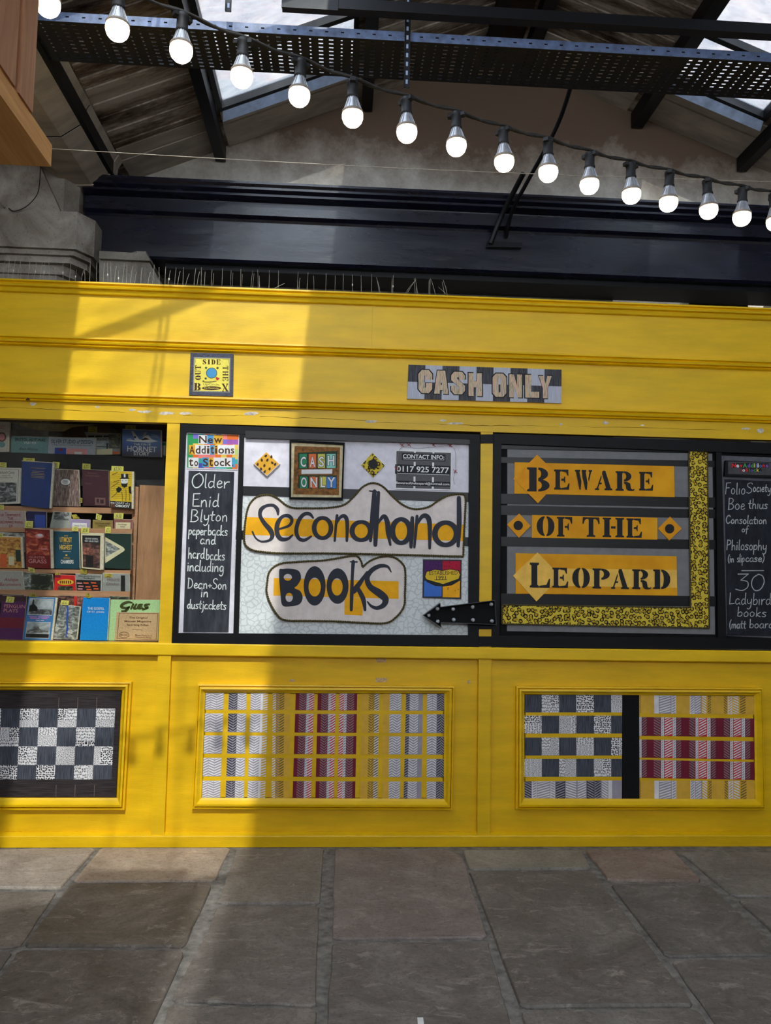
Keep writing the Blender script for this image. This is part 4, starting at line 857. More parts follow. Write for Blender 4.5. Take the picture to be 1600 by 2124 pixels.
obj('diamond', plate(C4((308,709),(438,843),(302,980),(172,838)), .0050, .0024), 'pale_tape', w3)
letters_on(w3, (('L',265,765,378,903), ('E',390,793,478,903), ('O',500,793,598,905), ('P',612,797,708,908), ('A',715,800,814,910), ('R',832,802,937,911), ('D',948,803,1043,911)), .0043)
for q, c, lb in ((((207,494),(270,562),(205,628),(140,555)), (201, 560), 'small yellow diamond with black dot, left of the middle word board'), (((1042,511),(1106,577),(1037,643),(975,577)), (1039, 578), 'small yellow diamond with black dot, right of the middle word board')):
    t = one('diamond_tile', plate(C4(*q), .008, .005), 'marigold', lb, 'tile', 'yellow dot diamonds'); mb = MB(); flatpoly(mb, ell(*C4(c)[0], 9.8, 9.8), .0074); obj('dot', mb, 'ink_black', t)
lp = C4((1145,146),(1247,148),(1258,1127),(112,1104),(112,998),(1155,1014))
ls = one('leopard_trim', plate(lp, .006, .006), 'leopard_print', 'leopard print strip bent in an L around the word boards', 'trim strip'); flat('dark_rope_m', (48, 44, 26), .85)
rope(lp, .006, ls, True, .003)

ck2 = one('chalkboard', plate([(1504, 994), (1618, 999), (1620, 1320), (1510, 1318)], .009, .004), 'chalkboard_dark', 'chalkboard at the right edge, listing boxed philosophy and thirty children\'s books', 'chalkboard')
obj('side_backing', cplate([(1497, 945), (1740, 953), (1742, 1326), (1507, 1319)], .0135, .005), flat('grey_card', (96, 96, 104), .8), rb)
C9 = conv(5.31, 1440, 920); mb = MB()
for i, (s, x0, x1, bs, sz) in enumerate((('Folıo', 345, 565, 556, 125), ('S', 575, 640, 545, 115), ('ocıety', 650, 845, 530, 95), ('Boe', 375, 560, 725, 125), ('thıus', 600, 810, 715, 105), ('Consolatıon', 350, 800, 880, 90), ('of', 525, 600, 975, 70), ('Philosophy', 358, 800, 1170, 110), ('(in', 375, 440, 1305, 80), ('slip', 475, 555, 1305, 90), ('case)', 565, 775, 1300, 85), ('-', 525, 760, 1410, 30), ('30', 450, 770, 1620, 185), ('Ladybırd', 385, 845, 1770, 125), ('books', 475, 795, 1905, 105), ('(matt', 390, 570, 2035, 95), ('board)', 610, 905, 2030, 95))):
    if i == 11: obj('chalk_writing', mb, plainm('chalk_dim', (176, 180, 182), .9), ck2); mb = MB()
    if i == 12: obj('chalk_line', mb, plainm('chalk_dim', (176, 180, 182), .9), ck2); mb = MB()
    (a, b), = C9((x0, bs)); (c, _), = C9((x1, bs)); put_hand(mb, s, a, b, c, sz/5.31, .0084, .9, .01, seed=i+20)
obj('chalk_writing', mb, plainm('chalk_dim', (176, 180, 182), .9), ck2)
bx = one('slogan_box', plate([(1506, 955), (1612, 959), (1611, 991), (1504, 987)], -.012, .02), 'black_gloss', 'small black box sign with rainbow letters above the right chalkboard', 'sign')
mb = MB(); flatpoly(mb, [(1511, 957), (1608, 960), (1607, 986), (1511, 983)], -.0125, 6); rc = [plainm('rainbow_red', (214, 40, 52)), plainm('rainbow_green', (60, 160, 90)), plainm('rainbow_gold', (226, 190, 60)), plainm('rainbow_violet', (120, 90, 180)), 'print_white', plainm('rainbow_blue', (70, 120, 190)), flat('box_face', (70, 68, 72), .5)]
flatpoly(mb, C9((412,215),(825,217),(825,270),(412,268)), -.0128, 7); flatpoly(mb, C9((512,272),(745,273),(745,312),(512,311)), -.0128, 7)
for wrd, x0, y0, x1, y1 in (('NewAdditions', 414, 218, 824, 264), ('toStock.', 514, 273, 742, 310)):
    wds = [.95 if ch in 'NA' else (.35 if ch in 'it.' else .66) for ch in wrd]; tot = sum(wds); cx = x0
    for i, ch in enumerate(wrd):
        wpx = (x1-x0)*wds[i]/tot; top = y0 if (ch.isupper() or ch in 'ditk') else y0+(y1-y0)*.3
        if ch == '.': top = y1-8
        put_text(mb, ch, C9((cx+2, top), (cx+wpx-3, top), (cx+wpx-3, y1), (cx+2, y1)), -.0132, [0, 4, 0, 1, 3, 1, 2, 5, 4, 5, 0, 3][i % 12], .03); cx += wpx
obj('letters', mb, rc+['ink_black'], bx)

# ================================================================== fascia signs
CB = conv(11.43, 370, 715); CK = conv(4.324, 820, 735)
bs = one('square_sign', plate(CB((290,190),(1312,215),(1295,1225),(255,1195)), -.012, .011), flat('tape_border', (52, 54, 72), .5, .4, .45, 60, (1, 1, 3)), 'small square yellow sign with a dark border and a blue disc, on the fascia', 'sign')
mb = MB(); flatpoly(mb, CB((368,295),(1240,310),(1222,1130),(340,1115)), -.0125, 6); flatpoly(mb, CB((395,322),(1215,335),(1195,1105),(368,1092)), -.0128, 0)
for ch, x0, y0, x1, y1 in (('S',580,345,665,465), ('I',695,348,755,465), ('D',785,348,880,468), ('E',905,348,1002,470)): put_stencil(mb, ch, CB((x0,y0),(x1,y0+2),(x1,y1+2),(x0,y1)), -.0132, 1)
for ch, y0, y1 in (('T', 485, 590), ('U', 610, 712), ('O', 730, 838)): put_stencil(mb, ch, CB((400,y1),(400,y0),(540,y0),(535,y1)), -.0132, 1)   # reads upwards
for ch, y0, y1 in (('T', 500, 605), ('H', 625, 735), ('E', 755, 860)): put_stencil(mb, ch, CB((1186,y0),(1186,y1),(1052,y1),(1052,y0)), -.0132, 1)    # reads downwards
put_stencil(mb, 'B', CB((375,905),(540,908),(530,1088),(368,1085)), -.0132, 1); put_stencil(mb, 'X', CB((1030,920),(1190,925),(1190,1110),(1040,1108)), -.0132, 1)
flatpoly(mb, ell(*CB((790, 672))[0], 11.6, 11.2), -.0132, 3); flatpoly(mb, ell(*CB((790, 672))[0], 10.4, 10.0), -.0136, 2)
for x, y in ((658, 548), (930, 553), (650, 802)): flatpoly(mb, ell(*CB((x, y))[0], 2.4, 2.3), -.0132, 3)
flatpoly(mb, catmull(CB((925,845),(890,805),(895,765),(925,770),(945,785),(970,790),(975,810)), 4, True), -.0138, 4)
stroke(mb, CB((605, 850), (580, 868), (640, 884), (780, 882), (900, 862)), .8, -.0134, 1); put_text(mb, 'UpCircle.', CB((592,910),(990,922),(990,985),(592,978)), -.0132, 3)
flatpoly(mb, ell(*CB((790, 1030))[0], 20, 4.0), -.0132, 1); put_text(mb, 'For Passers-by', CB((620,1012),(960,1018),(960,1050),(620,1046)), -.0136, 0, .02)
for q in (((408,330),(560,332),(560,338),(408,336)), ((408,330),(415,330),(412,430),(405,430)), ((1050,340),(1195,342),(1195,348),(1050,346)), ((1190,342),(1196,342),(1192,445),(1186,445))): flatpoly(mb, CB(*q), -.0132, 3)
obj('printed_face', mb, [plainm('lemon', (236, 220, 92)), 'ink_brown', 'sky_blue', plainm('deep_olive', (66, 76, 30)), 'tape_red', 'ink_black', plainm('pewter', (140, 140, 130))], bs)
Qk = CK((120,92),(1494,137),(1492,438),(108,398))
ks = one('checker_sign', plate(Qk, -.014, .013), 'checker_light', 'long grey checkered cash only sign on the fascia', 'sign')
mb = MB()
for r in range(2):
    for c in range(9):
        if (c+r) % 2 == 0:
            u0, u1, v0, v1 = c/9, (c+1)/9, r/2, (r+1)/2; mb.poly([P(*bil(Qk, u, v), -.0145) for u, v in ((u0, v0), (u1, v0), (u1, v1), (u0, v1))])
obj('dark_squares', mb, 'checker_dark', ks)
def block_letter(ch, q):
    """squarish cut-out letters as 2D loops in a unit box (y down)"""
    L = {'C': [[(.25,0),(.75,0),(1,.18),(1,.42),(.55,.42),(.55,.26),(.48,.22),(.44,.26),(.44,.74),(.48,.78),(.55,.74),(.55,.56),(1,.56),(1,.82),(.75,1),(.25,1),(0,.82),(0,.18)]],
         'A': [[(.22,0),(.78,0),(1,1),(.62,1),(.59,.84),(.42,.84),(.39,1),(0,1)], [(.46,.62),(.56,.62),(.51,.30)]],
         'S': [[(.22,0),(.78,0),(1,.16),(1,.36),(.58,.36),(.56,.24),(.44,.24),(.42,.30),(1,.62),(1,.84),(.78,1),(.22,1),(0,.84),(0,.62),(.42,.62),(.44,.76),(.56,.76),(.56,.68),(0,.38),(0,.16)]],
         'H': [[(0,0),(.38,0),(.38,.36),(.62,.36),(.62,0),(1,0),(1,1),(.62,1),(.62,.62),(.38,.62),(.38,1),(0,1)]],
         'O': [[(.24,0),(.76,0),(1,.16),(1,.84),(.76,1),(.24,1),(0,.84),(0,.16)], [(.45,.20),(.55,.20),(.57,.26),(.57,.74),(.55,.80),(.45,.80),(.43,.74),(.43,.26)]],
         'N': [[(0,0),(.36,0),(.62,.50),(.62,0),(1,0),(1,1),(.66,1),(.38,.50),(.38,1),(0,1)]], 'L': [[(0,0),(.44,0),(.44,.74),(1,.74),(1,1),(0,1)]], 'Y': [[(0,0),(.36,0),(.52,.36),(.66,0),(1,0),(.68,.56),(.68,1),(.32,1),(.32,.56)]]}[ch]
    return [[bil(q, x, y) for x, y in lp] for lp in L]
m1 = MB(); m2 = MB()
for ch, x0, y0, x1, y1 in (('C',205,136,336,350), ('A',347,142,480,355), ('S',500,152,630,360), ('H',656,164,782,376), ('O',872,168,1000,384), ('N',1020,176,1142,388), ('L',1163,180,1296,390), ('Y',1286,190,1408,396)):
    put_holed(m1, block_letter(ch, CK((x0-6,y0-6),(x1+6,y0-4),(x1+6,y1+8),(x0-6,y1+6))), -.0150); put_holed(m2, block_letter(ch, CK((x0+3,y0+3),(x1-3,y0+5),(x1-3,y1-1),(x0+3,y1-3))), -.0156)
obj('letter_outline', m1, 'ink_black', ks); obj('lettering', m2, 'striped_letters', ks)

# ================================================================== fabric patchworks in the lower panels
FM = ['white_cloth', 'lilac_cloth', 'mustard_cloth', 'maroon', 'letter_slate', 'olive_ink', 'taupe_ink', 'tape_red', 'slate_cloth', 'black_matt', 'yellow_worn_paint', 'brown_canvas']+PATS
FI = {n: i for i, n in enumerate(FM)}
YT = .0135
def stripe_tile(mb, q, bands, n=7, Y=YT):
    """woven tile: vertical bands (u0,u1,ground,slash colour,slant)"""
    for u0, u1, g, s, sl in bands:
        mb.poly([P(*bil(q, u, v), Y) for u, v in ((u0, 0), (u1, 0), (u1, 1), (u0, 1))], FI[g])
        if not s: continue
        h = .5/n
        for k in range(n+1):
            v = (k+.1)/n
            a, b = (v, v-sl) if sl > 0 else (v+sl, v)
            pts = [(u0+.006, a), (u1-.006, b), (u1-.006, b+h), (u0+.006, a+h)]
            if min(p[1] for p in pts) < 0 or max(p[1] for p in pts) > 1.0:
                pts = [(x, min(max(y, 0), 1)) for x, y in pts]
                if max(p[1] for p in pts)-min(p[1] for p in pts) < .02: continue
            mb.poly([P(*bil(q, u, w), Y-.0004) for u, w in pts], FI[s])
W, L_, MU, MA, SL, OL, TA, RE = 'white_cloth', 'lilac_cloth', 'mustard_cloth', 'maroon', 'letter_slate', 'olive_ink', 'taupe_ink', 'tape_red'
TYPES = [
 [(0, .28, L_, W, .12), (.28, .62, L_, W, -.14), (.62, 1, L_, W, .16)], [(0, .3, L_, SL, -.16), (.3, .5, L_, SL, .14), (.5, .75, L_, W, -.12), (.75, 1, L_, W, .14)], [(0, .28, L_, W, -.14), (.28, .58, L_, W, .16), (.58, .72, W, None, 0), (.72, 1, MU, W, .08)],
 [(0, .2, MU, W, .1), (.2, .38, MU, TA, -.12), (.38, .66, MU, OL, .16), (.66, 1, MU, None, 0)], [(0, .2, MA, None, 0), (.2, .42, MA, TA, -.15), (.42, .6, MA, TA, .15), (.6, .74, W, L_, .1), (.74, 1, RE, W, .16)], [(0, .2, MA, None, 0), (.2, .42, MA, TA, -.15), (.42, .6, MA, TA, .15), (.6, .74, W, L_, .1), (.74, 1, RE, W, .16)],
 [(0, .26, RE, W, .16), (.26, .42, W, L_, .1), (.42, .62, MA, TA, -.15), (.62, .84, MA, TA, .15), (.84, 1, MA, None, 0)], [(0, .42, MU, None, 0), (.42, .58, MU, OL, -.12), (.58, .76, MU, OL, .16), (.76, 1, W, OL, .14)], [(0, .36, MU, None, 0), (.36, .55, W, L_, .1), (.55, .78, L_, W, -.14), (.78, 1, L_, W, .14)],
 [(0, .22, L_, SL, .12), (.22, .5, L_, W, -.16), (.5, .74, L_, W, .16), (.74, 1, L_, None, 0)], [(0, .3, L_, W, .14), (.3, .55, L_, W, -.14), (.55, .8, L_, SL, .16), (.8, 1, SL, L_, -.16)]]
def patchwork(label, inner, ground):
    o = one('patchwork_panel', plate([(x+(2.5 if k in (0, 3) else -2.5), y+(2 if k < 2 else -2)) for k, (x, y) in enumerate(inner)], .0145, .006), ground, label, 'fabric panel', 'patchwork fabric panels'); return o
C2 = conv(2.909, 400, 1400)
pw2 = patchwork('middle patchwork panel, herringbone fabric squares in a yellow grid', FR[1][1], 'yellow_worn_paint')
tx = [(78,188),(218,325),(350,455),(482,590),(622,733),(755,863),(887,993),(1018,1125),(1150,1260),(1288,1390),(1415,1523)]; bx_ = [(55,165),(198,308),(330,437),(475,585),(602,713),(740,850),(872,980),(1010,1115),(1143,1250),(1272,1380),(1410,1515)]
rows = [(108,210),(232,345),(365,475),(500,612),(638,742)]
for r, (y0, y1) in enumerate(rows):
    for c in range(11):
        f0, f1 = (y0-105)/643, (y1-105)/643
        xa, xb = tx[c][0]+(bx_[c][0]-tx[c][0])*f0, tx[c][1]+(bx_[c][1]-tx[c][1])*f0; xc, xd = tx[c][0]+(bx_[c][0]-tx[c][0])*f1, tx[c][1]+(bx_[c][1]-tx[c][1])*f1
        mb = MB(); dy = c*.6; stripe_tile(mb, C2((xa, y0+dy), (xb, y0+dy), (xd, y1+dy), (xc, y1+dy)), TYPES[c]); obj('fabric_square', mb, FM, pw2)
rq = random.Random(9)
def pat_tile(mb, q, Y=YT):
    k = rq.random()
    if k < .35: cells = [(0, 1, 0, 1)]
    elif k < .6: s = rq.choice([.35, .6, .7]); cells = [(0, s, 0, 1), (s, 1, 0, 1)]
    elif k < .8: s = rq.choice([.4, .6, .7]); cells = [(0, 1, 0, s), (0, 1, s, 1)]
    else: cells = [(0, .5, 0, .6), (.5, 1, 0, .6), (0, 1, .6, 1)]
    for u0, u1, v0, v1 in cells: mb.poly([P(*bil(q, u, v), Y) for u, v in ((u0, v0), (u1, v0), (u1, v1), (u0, v1))], FI[rq.choice(PATS)])
def dark_tile(mb, q, Y=YT): mb.poly(pq(q, Y), FI['slate_cloth'])
pw1 = patchwork('left patchwork panel, black canvas with a dark and spotted checkerboard', FR[0][1], 'brown_canvas')
CP = conv(5.333, 0, 1400); top = [15+i*210 for i in range(-5, 7)]; bot = [-25+i*210 for i in range(-5, 7)]; rws = [372, 579, 790, 996, 1155]
for r in range(4):
    f0, f1 = (rws[r]-372)/783, (rws[r+1]-372)/783
    for i in range(11):
        q = CP((top[i]+(bot[i]-top[i])*f0, rws[r]), (top[i+1]+(bot[i+1]-top[i+1])*f0, rws[r]), (top[i+1]+(bot[i+1]-top[i+1])*f1, rws[r+1]), (top[i]+(bot[i]-top[i])*f1, rws[r+1]))
        mb = MB()
        (dark_tile if (r+i-5) % 2 == 0 else pat_tile)(mb, q); obj('fabric_square', mb, FM, pw1)
mb = MB()
for x in (650, 860, 1070): mb.poly(pq(CP((x, 250), (x+5, 250), (x, 368), (x-5, 368)), YT-.0002), 0)
for x in (620, 830, 1043): mb.poly(pq(CP((x, 1215), (x+5, 1215), (x, 1360), (x-5, 1360)), YT-.0002), 0)
obj('chalk_seam', mb, flat('seam_grey', (110, 98, 92), .9), pw1)
pw3 = patchwork('right patchwork panel, checkered and striped fabrics either side of a black band', FR[2][1], 'yellow_worn_paint')
C3 = conv(2.963, 1060, 1400); cxs = [82, 190, 297, 403, 511, 617, 685]
for r, (y0, y1) in enumerate(((122,230),(250,360),(385,495),(515,626))):
    for i in range(6):
        mb = MB(); q = C3((cxs[i], y0), (cxs[i+1], y0), (cxs[i+1], y1), (cxs[i], y1)); (dark_tile if (r+i) % 2 == 0 else pat_tile)(mb, q); obj('fabric_square', mb, FM, pw3)
mb = MB(); stripe_tile(mb, C3((82,654),(683,648),(683,764),(82,762)), [(0, .08, L_, SL, -.2), (.08, .13, W, L_, .1), (.13, .27, L_, W, .2), (.27, .32, W, L_, -.1), (.32, .42, SL, L_, .2), (.42, .54, L_, W, -.2), (.54, .64, L_, W, .2), (.64, .72, SL, L_, -.2), (.72, .79, L_, SL, .2), (.79, .86, L_, W, -.2), (.86, .9, W, None, 0), (.9, 1, L_, None, 0)]); obj('striped_strip', mb, FM, pw3)
obj('black_band', plate(C3((685,118),(790,118),(792,766),(683,766)), YT-.0005, .003), 'black_matt', pw3)
yb = [(0, .02, MU, OL, .12), (.02, .13, MU, None, 0), (.13, .17, W, None, 0), (.17, .28, L_, W, .2), (.28, .32, W, L_, .1), (.32, .44, MU, None, 0), (.44, .48, W, L_, .15), (.48, .54, L_, W, .2), (.54, .59, MU, W, -.16), (.59, .63, MU, OL, .16), (.63, .73, MU, None, 0), (.73, .77, MU, OL, -.16), (.77, .81, W, MU, .14), (.81, .87, MU, W, -.14), (.87, .93, MU, OL, .16), (.93, 1, MU, None, 0)]
mbands = [(0, .02, W, L_, .1), (.02, .07, MA, TA, .2), (.07, .12, MA, None, 0), (.12, .19, MA, TA, -.2), (.19, .215, W, L_, .1), (.215, .29, RE, W, .22), (.29, .32, W, L_, .1), (.32, .37, MA, TA, .2), (.37, .43, MA, None, 0), (.43, .49, MA, TA, -.2), (.49, .515, W, L_, .1), (.515, .59, RE, W, .22), (.59, .62, W, L_, .1), (.62, .67, MA, TA, .2), (.67, .73, MA, None, 0), (.73, .79, MA, TA, -.2), (.79, .815, W, L_, .1), (.815, .89, RE, W, .22), (.89, .92, W, L_, .1), (.92, .97, MA, TA, .2), (.97, 1, MA, None, 0)]
for k, q in enumerate((((790,124),(1497,132),(1497,243),(790,236)), ((790,258),(1497,268),(1497,382),(790,374)), ((790,396),(1497,408),(1497,520),(790,508)), ((790,520),(1497,535),(1497,645),(790,632)), ((790,650),(1503,650),(1504,768),(790,766)))):
    mb = MB(); stripe_tile(mb, C3(*q), yb if k in (0, 4) else mbands); obj('striped_strip', mb, FM, pw3)

# ================================================================== left bay: the book window
WX0, WX1 = YS[0]+SW+.002, YS[1]-SW-.002
mb = MB(); mb.box(WX0, WX1, .86, .88, 1.10, 2.475); part('interior_back', mb, ['brown_board'])
mb = MB(); mb.box(WX0, WX1, .062, .86, 1.06, 1.0985); part('window_bed', mb, ['pine_lip'])
mb = MB(); mb.box(WX0, WX1, .052, .86, 2.462, 2.475); part('interior_top', mb, ['brown_board'])
mb = MB(); mb.box(WX1+.001, WX1+.02, .062, .86, 1.10, 2.46); part('interior_side', mb, ['brown_board'])
mb = MB(); mb.box(WX0-.02, WX0-.001, .062, .86, 1.10, 2.46); part('interior_side', mb, ['brown_board'])
mb = MB(); mb.box(WX0+.001, WX1-.001, .040, .044, 1.0995, 2.343); part('window_pane', mb, ['shop_glass'])['label'] = 'clear shop window pane'

rack = thing('display_rack', 'tan wooden stepped book rack with a wide black board, in the shop window', 'rack', P(150, 1240, .3))
def lip(px, Y, dep, m='pine_lip', name='shelf'): return obj(name, plate(px, Y, dep), m, rack)
lip([(-222, 1045), (276, 1054), (275, 1066), (-222, 1056)], .262, .05); lip([(-222, 1091), (275, 1097), (274, 1107), (-222, 1100)], .222, .012)
lip([(-222, 1098.5), (272, 1104.5), (272, 1107), (-222, 1101)], .2345, .04)
lip([(-222, 1177), (271, 1183), (270, 1191), (-222, 1186)], .182, .05); lip([(-222, 1219), (270, 1227), (269, 1239), (-222, 1234)], .142, .012)
lip([(-222, 1226), (266, 1233), (266, 1238), (-222, 1233)], .1545, .04)
obj('black_board', plate([(-222, 931), (342, 948), (340, 1010), (-222, 1000)], .318, .015), 'black_board', rack)
obj('back_panel', plate([(-222, 990), (284, 1004), (284, 1312), (-222, 1308)], .335, .01), 'dark_gap', rack)
obj('side_post', plate([(276, 1008), (288, 1010), (278, 1258), (267, 1258)], .276, .03), 'pine_lip', rack)
obj('side_panel', plate([(290, 1006), (343, 1008), (334, 1262), (280, 1262)], .255, .012), 'ply_panel', rack)

BK = 'books in the shop window'
flat('page_edge', (222, 212, 190), .85, .1, .1, 60); flat('page_shade', (196, 186, 164), .85, .1, .1, 60)
def cloth(name, c, v=.08): return flat(name, c, .6, .3, v, 120)
CB_ = lambda *p: [(x/4, 860+y/4) for x, y in p]      # traced on a 4x view of the window
BOOKS = {}
def book(label, q, Y, cov, th=.016, e=2.0, up=.8, art=None, mats=()):
    """front cover quad (TL TR BR BL, px), pages showing e px at the right and `up` px on top"""
    q = CB_(*q); bl = P(*q[3], Y); br = P(*q[2], Y); t = thing('book', label, 'book', ((bl.x+br.x)/2, Y, min(bl.z, br.z)), BK)
    cvr = obj('cover', plate(q, Y, .0022), cov, t)
    pg = [(q[0][0]+.3, q[0][1]-up), (q[1][0]+e, q[1][1]-up*.6), (q[2][0]+e, q[2][1]-.6), (q[3][0]+.3, q[3][1]-.4)]
    obj('page_block', plate(pg, Y+.0024, th), 'page_edge', t)
    bq = [(q[0][0]+.4, q[0][1]-up-.2), (q[1][0]+e+.5, q[1][1]-up*.6-.2), (q[2][0]+e+.5, q[2][1]-.5), (q[3][0]+.4, q[3][1]-.2)]
    obj('back_cover', plate(bq, Y+.0026+th, .002), cov, t)
    if art:
        for nm, ml, fn in art: m = MB(); fn(m, q, Y-.0007); obj(nm, m, ml, cvr)
    return t
def U(q, u0, v0, u1, v1): return [bil(q, u, v) for u, v in ((u0, v0), (u1, v0), (u1, v1), (u0, v1))]
def A_rect(*rs):
    def fn(m, q, Y):
        for i, (u0, v0, u1, v1, mi) in enumerate(rs): m.poly(pq(U(q, u0, v0, u1, v1), Y-.00025*i), mi)
    return fn
def A_text(*ts):
    def fn(m, q, Y):
        for s, u0, v0, u1, v1, mi, b, sh in ts: put_text(m, s, U(q, u0, v0, u1, v1), Y-.0018, mi, b, sh)
    return fn
def A_lines(u0, u1, vs, mi=0, h=.006, sd=1):
    def fn(m, q, Y):
        r = random.Random(sd)
        for v in vs: d = r.uniform(0, .12)*(u1-u0); m.poly(pq(U(q, u0+d, v, u1-d, v+h), Y-.0018), mi)
    return fn
def photo_m(name, c1, c2, c3, sc=26):
    t = NT(name); n = t.noise(t.vec((1, 1, 1.6)), sc, 5, .6, 1.2); t.col(t.ramp(n, [(.34, c1), (.5, c2), (.64, c3)])); t.rough(.45, .4); return t.m
photo_m('grey_photo', (32, 34, 36), (96, 98, 98), (186, 188, 188)); photo_m('rock_photo', (60, 64, 62), (128, 132, 128), (206, 208, 204), 34); photo_m('painting_print', (120, 60, 30), (204, 140, 50), (226, 190, 110), 30)
photo_m('fire_print', (90, 18, 14), (166, 40, 26), (226, 130, 90), 20); photo_m('woodland_print', (24, 30, 24), (58, 66, 48), (140, 140, 120), 28); photo_m('crowd_print', (30, 24, 24), (120, 70, 60), (200, 120, 100), 60); photo_m('room_print', (30, 22, 22), (84, 54, 50), (150, 106, 90), 22); photo_m('sky_print', (140, 150, 156), (176, 184, 188), (206, 210, 212), 12)
t = NT('bark_paper'); n = t.noise(t.vec((34, 1, 3)), 7, 6, .7, .6); t.col(t.ramp(n, [(.36, (52, 38, 36)), (.5, (112, 90, 84)), (.62, (178, 158, 148))])); t.rough(.6, .3)
t = NT('blue_sky_print'); sx = t.n('SeparateXYZ'); t.l(t.co.outputs['Object'], sx.inputs[0]); t.col(t.ramp(t.mul(sx.outputs[2], 7.0), [(.1, (22, 24, 54)), (.5, (44, 82, 150)), (.95, (88, 130, 200))])); t.rough(.3, .5)
for n_, c_ in (('book_cream', (218, 212, 198)), ('book_teal', (118, 160, 160)), ('book_grey', (176, 182, 192)), ('book_navy', (34, 62, 122)), ('book_maroon', (62, 28, 40)), ('book_yellow', (236, 200, 52)), ('book_pinkgrey', (182, 160, 156)), ('book_darkblue', (30, 30, 84)), ('book_palegrey', (160, 162, 156)), ('book_lilac', (164, 146, 184)), ('book_olive', (158, 134, 68)), ('book_rose', (146, 92, 84)), ('book_orange', (214, 148, 60)), ('book_red', (128, 26, 22)), ('book_seagreen', (16, 66, 84)), ('book_bottle', (26, 52, 46)), ('book_stone', (172, 168, 160)), ('book_forest', (38, 46, 36)), ('book_scarlet', (206, 30, 30)), ('book_ash', (150, 152, 148)), ('book_plum', (88, 28, 96)), ('book_railblue', (66, 128, 190)), ('book_rockgrey', (120, 128, 124)), ('book_azure', (0, 140, 226)), ('book_mint', (184, 222, 160)), ('book_manila', (206, 172, 130))): cloth(n_, c_)
for n_, c_ in (('print_black', (24, 24, 26)), ('print_gold', (210, 168, 70)), ('print_red', (150, 40, 40)), ('print_rose', (226, 150, 150)), ('print_dkgreen', (30, 70, 60)), ('print_dim', (120, 90, 84)), ('print_orange', (226, 100, 50)), ('print_crimson', (120, 24, 50)), ('print_pine', (70, 76, 30)), ('print_blue', (50, 80, 170)), ('print_pink', (200, 130, 190)), ('print_cream', (224, 214, 176)), ('print_sepia', (110, 70, 50))): plainm(n_, c_, .55)

Y1, Y2, Y3, Y4, Y5, Y6 = .345, .268, .245, .19, .167, .075
# --- top row, standing behind the black board
book('cream hardback with a round motif, at the left end of the top row', ((-70,60),(66,64),(58,310),(-78,310)), Y1, 'book_cream', e=4, art=[('motif', ['print_sepia', 'book_teal', 'print_rose'], lambda m, q, Y: (m.poly(pq(ell(4, 906.5, 9, 10), Y), 0), m.poly(pq(ell(4, 906.5, 6, 7), Y-.0004), 2), m.poly(pq(ell(4, 922, 7, 6), Y-.0006), 1), m.poly(pq([(-12, 882), (11, 883), (11, 884.5), (-12, 883.5)], Y-.0008), 2), m.poly(pq([(-12, 886), (9, 887), (9, 889), (-12, 888)], Y-.0008), 2)))])
book('teal landscape book at the left of the top row, titled in black capitals', ((96,180),(396,188),(394,326),(88,316)), Y1-.005, 'book_teal', e=.6, art=[('title', ['print_black', 'print_white'], A_text(('BRISTOL AS IT WAS', .10, .09, .93, .27, 0, .012, 0), ('1928-1929', .36, .30, .68, .44, 1, 0, 0), ('Reece Winstone', .24, .66, .74, .82, 0, 0, .1)))])
book('pale grey landscape book with blue and pink blocks, middle of the top row', ((404,186),(796,196),(790,334),(398,326)), Y1-.012, 'book_grey', e=.6, art=[('blocks', ['print_blue', 'print_rose', 'print_red', 'print_white'], A_rect((.14, .62, .38, 1, 0), (.39, .66, .83, 1, 1), (.22, .68, .30, .80, 2), (.56, .84, .72, .98, 3))), ('title', ['print_black'], A_text(('SILVER STUDIO of DESIGN', .06, .13, .94, .36, 0, .008, 0), ('a design and source book for home decoration', .07, .40, .92, .50, 0, 0, 0)))])
book('grey-blue book with an aeroplane, half hidden behind the blue jet book', ((700,150),(1000,160),(996,330),(798,336)), Y1+.022, 'book_ash', e=.4, art=[('picture', ['sky_print', 'print_black', 'print_cream', 'print_orange', 'woodland_print'], lambda m, q, Y: (m.poly(pq(CB_((745,215),(912,218),(905,285),(742,285)), Y), 0), m.poly(pq(CB_((900,165),(1000,165),(992,280),(905,282)), Y-.0002), 4), m.poly(pq(CB_((800,262),(910,265),(910,272),(800,268)), Y-.0006), 1), m.poly(pq(CB_((882,238),(900,238),(898,290),(884,290)), Y-.0006), 1), m.poly(pq(CB_((798,290),(935,280),(930,332),(798,332)), Y-.0008), 2), m.poly(pq(CB_((935,305),(990,308),(990,328),(935,326)), Y-.0008), 3))), ('title', ['print_black'], lambda m, q, Y: ([m.poly(pq(CB_((x,174),(x+w,173),(x+w,187),(x,188)), Y-.0014), 0) for x, w in ((732, 50), (790, 60), (858, 46))], put_text(m, 'PLAYING', CB_((806,195),(895,195),(895,215),(806,216)), Y-.0014, 0, .01)))])
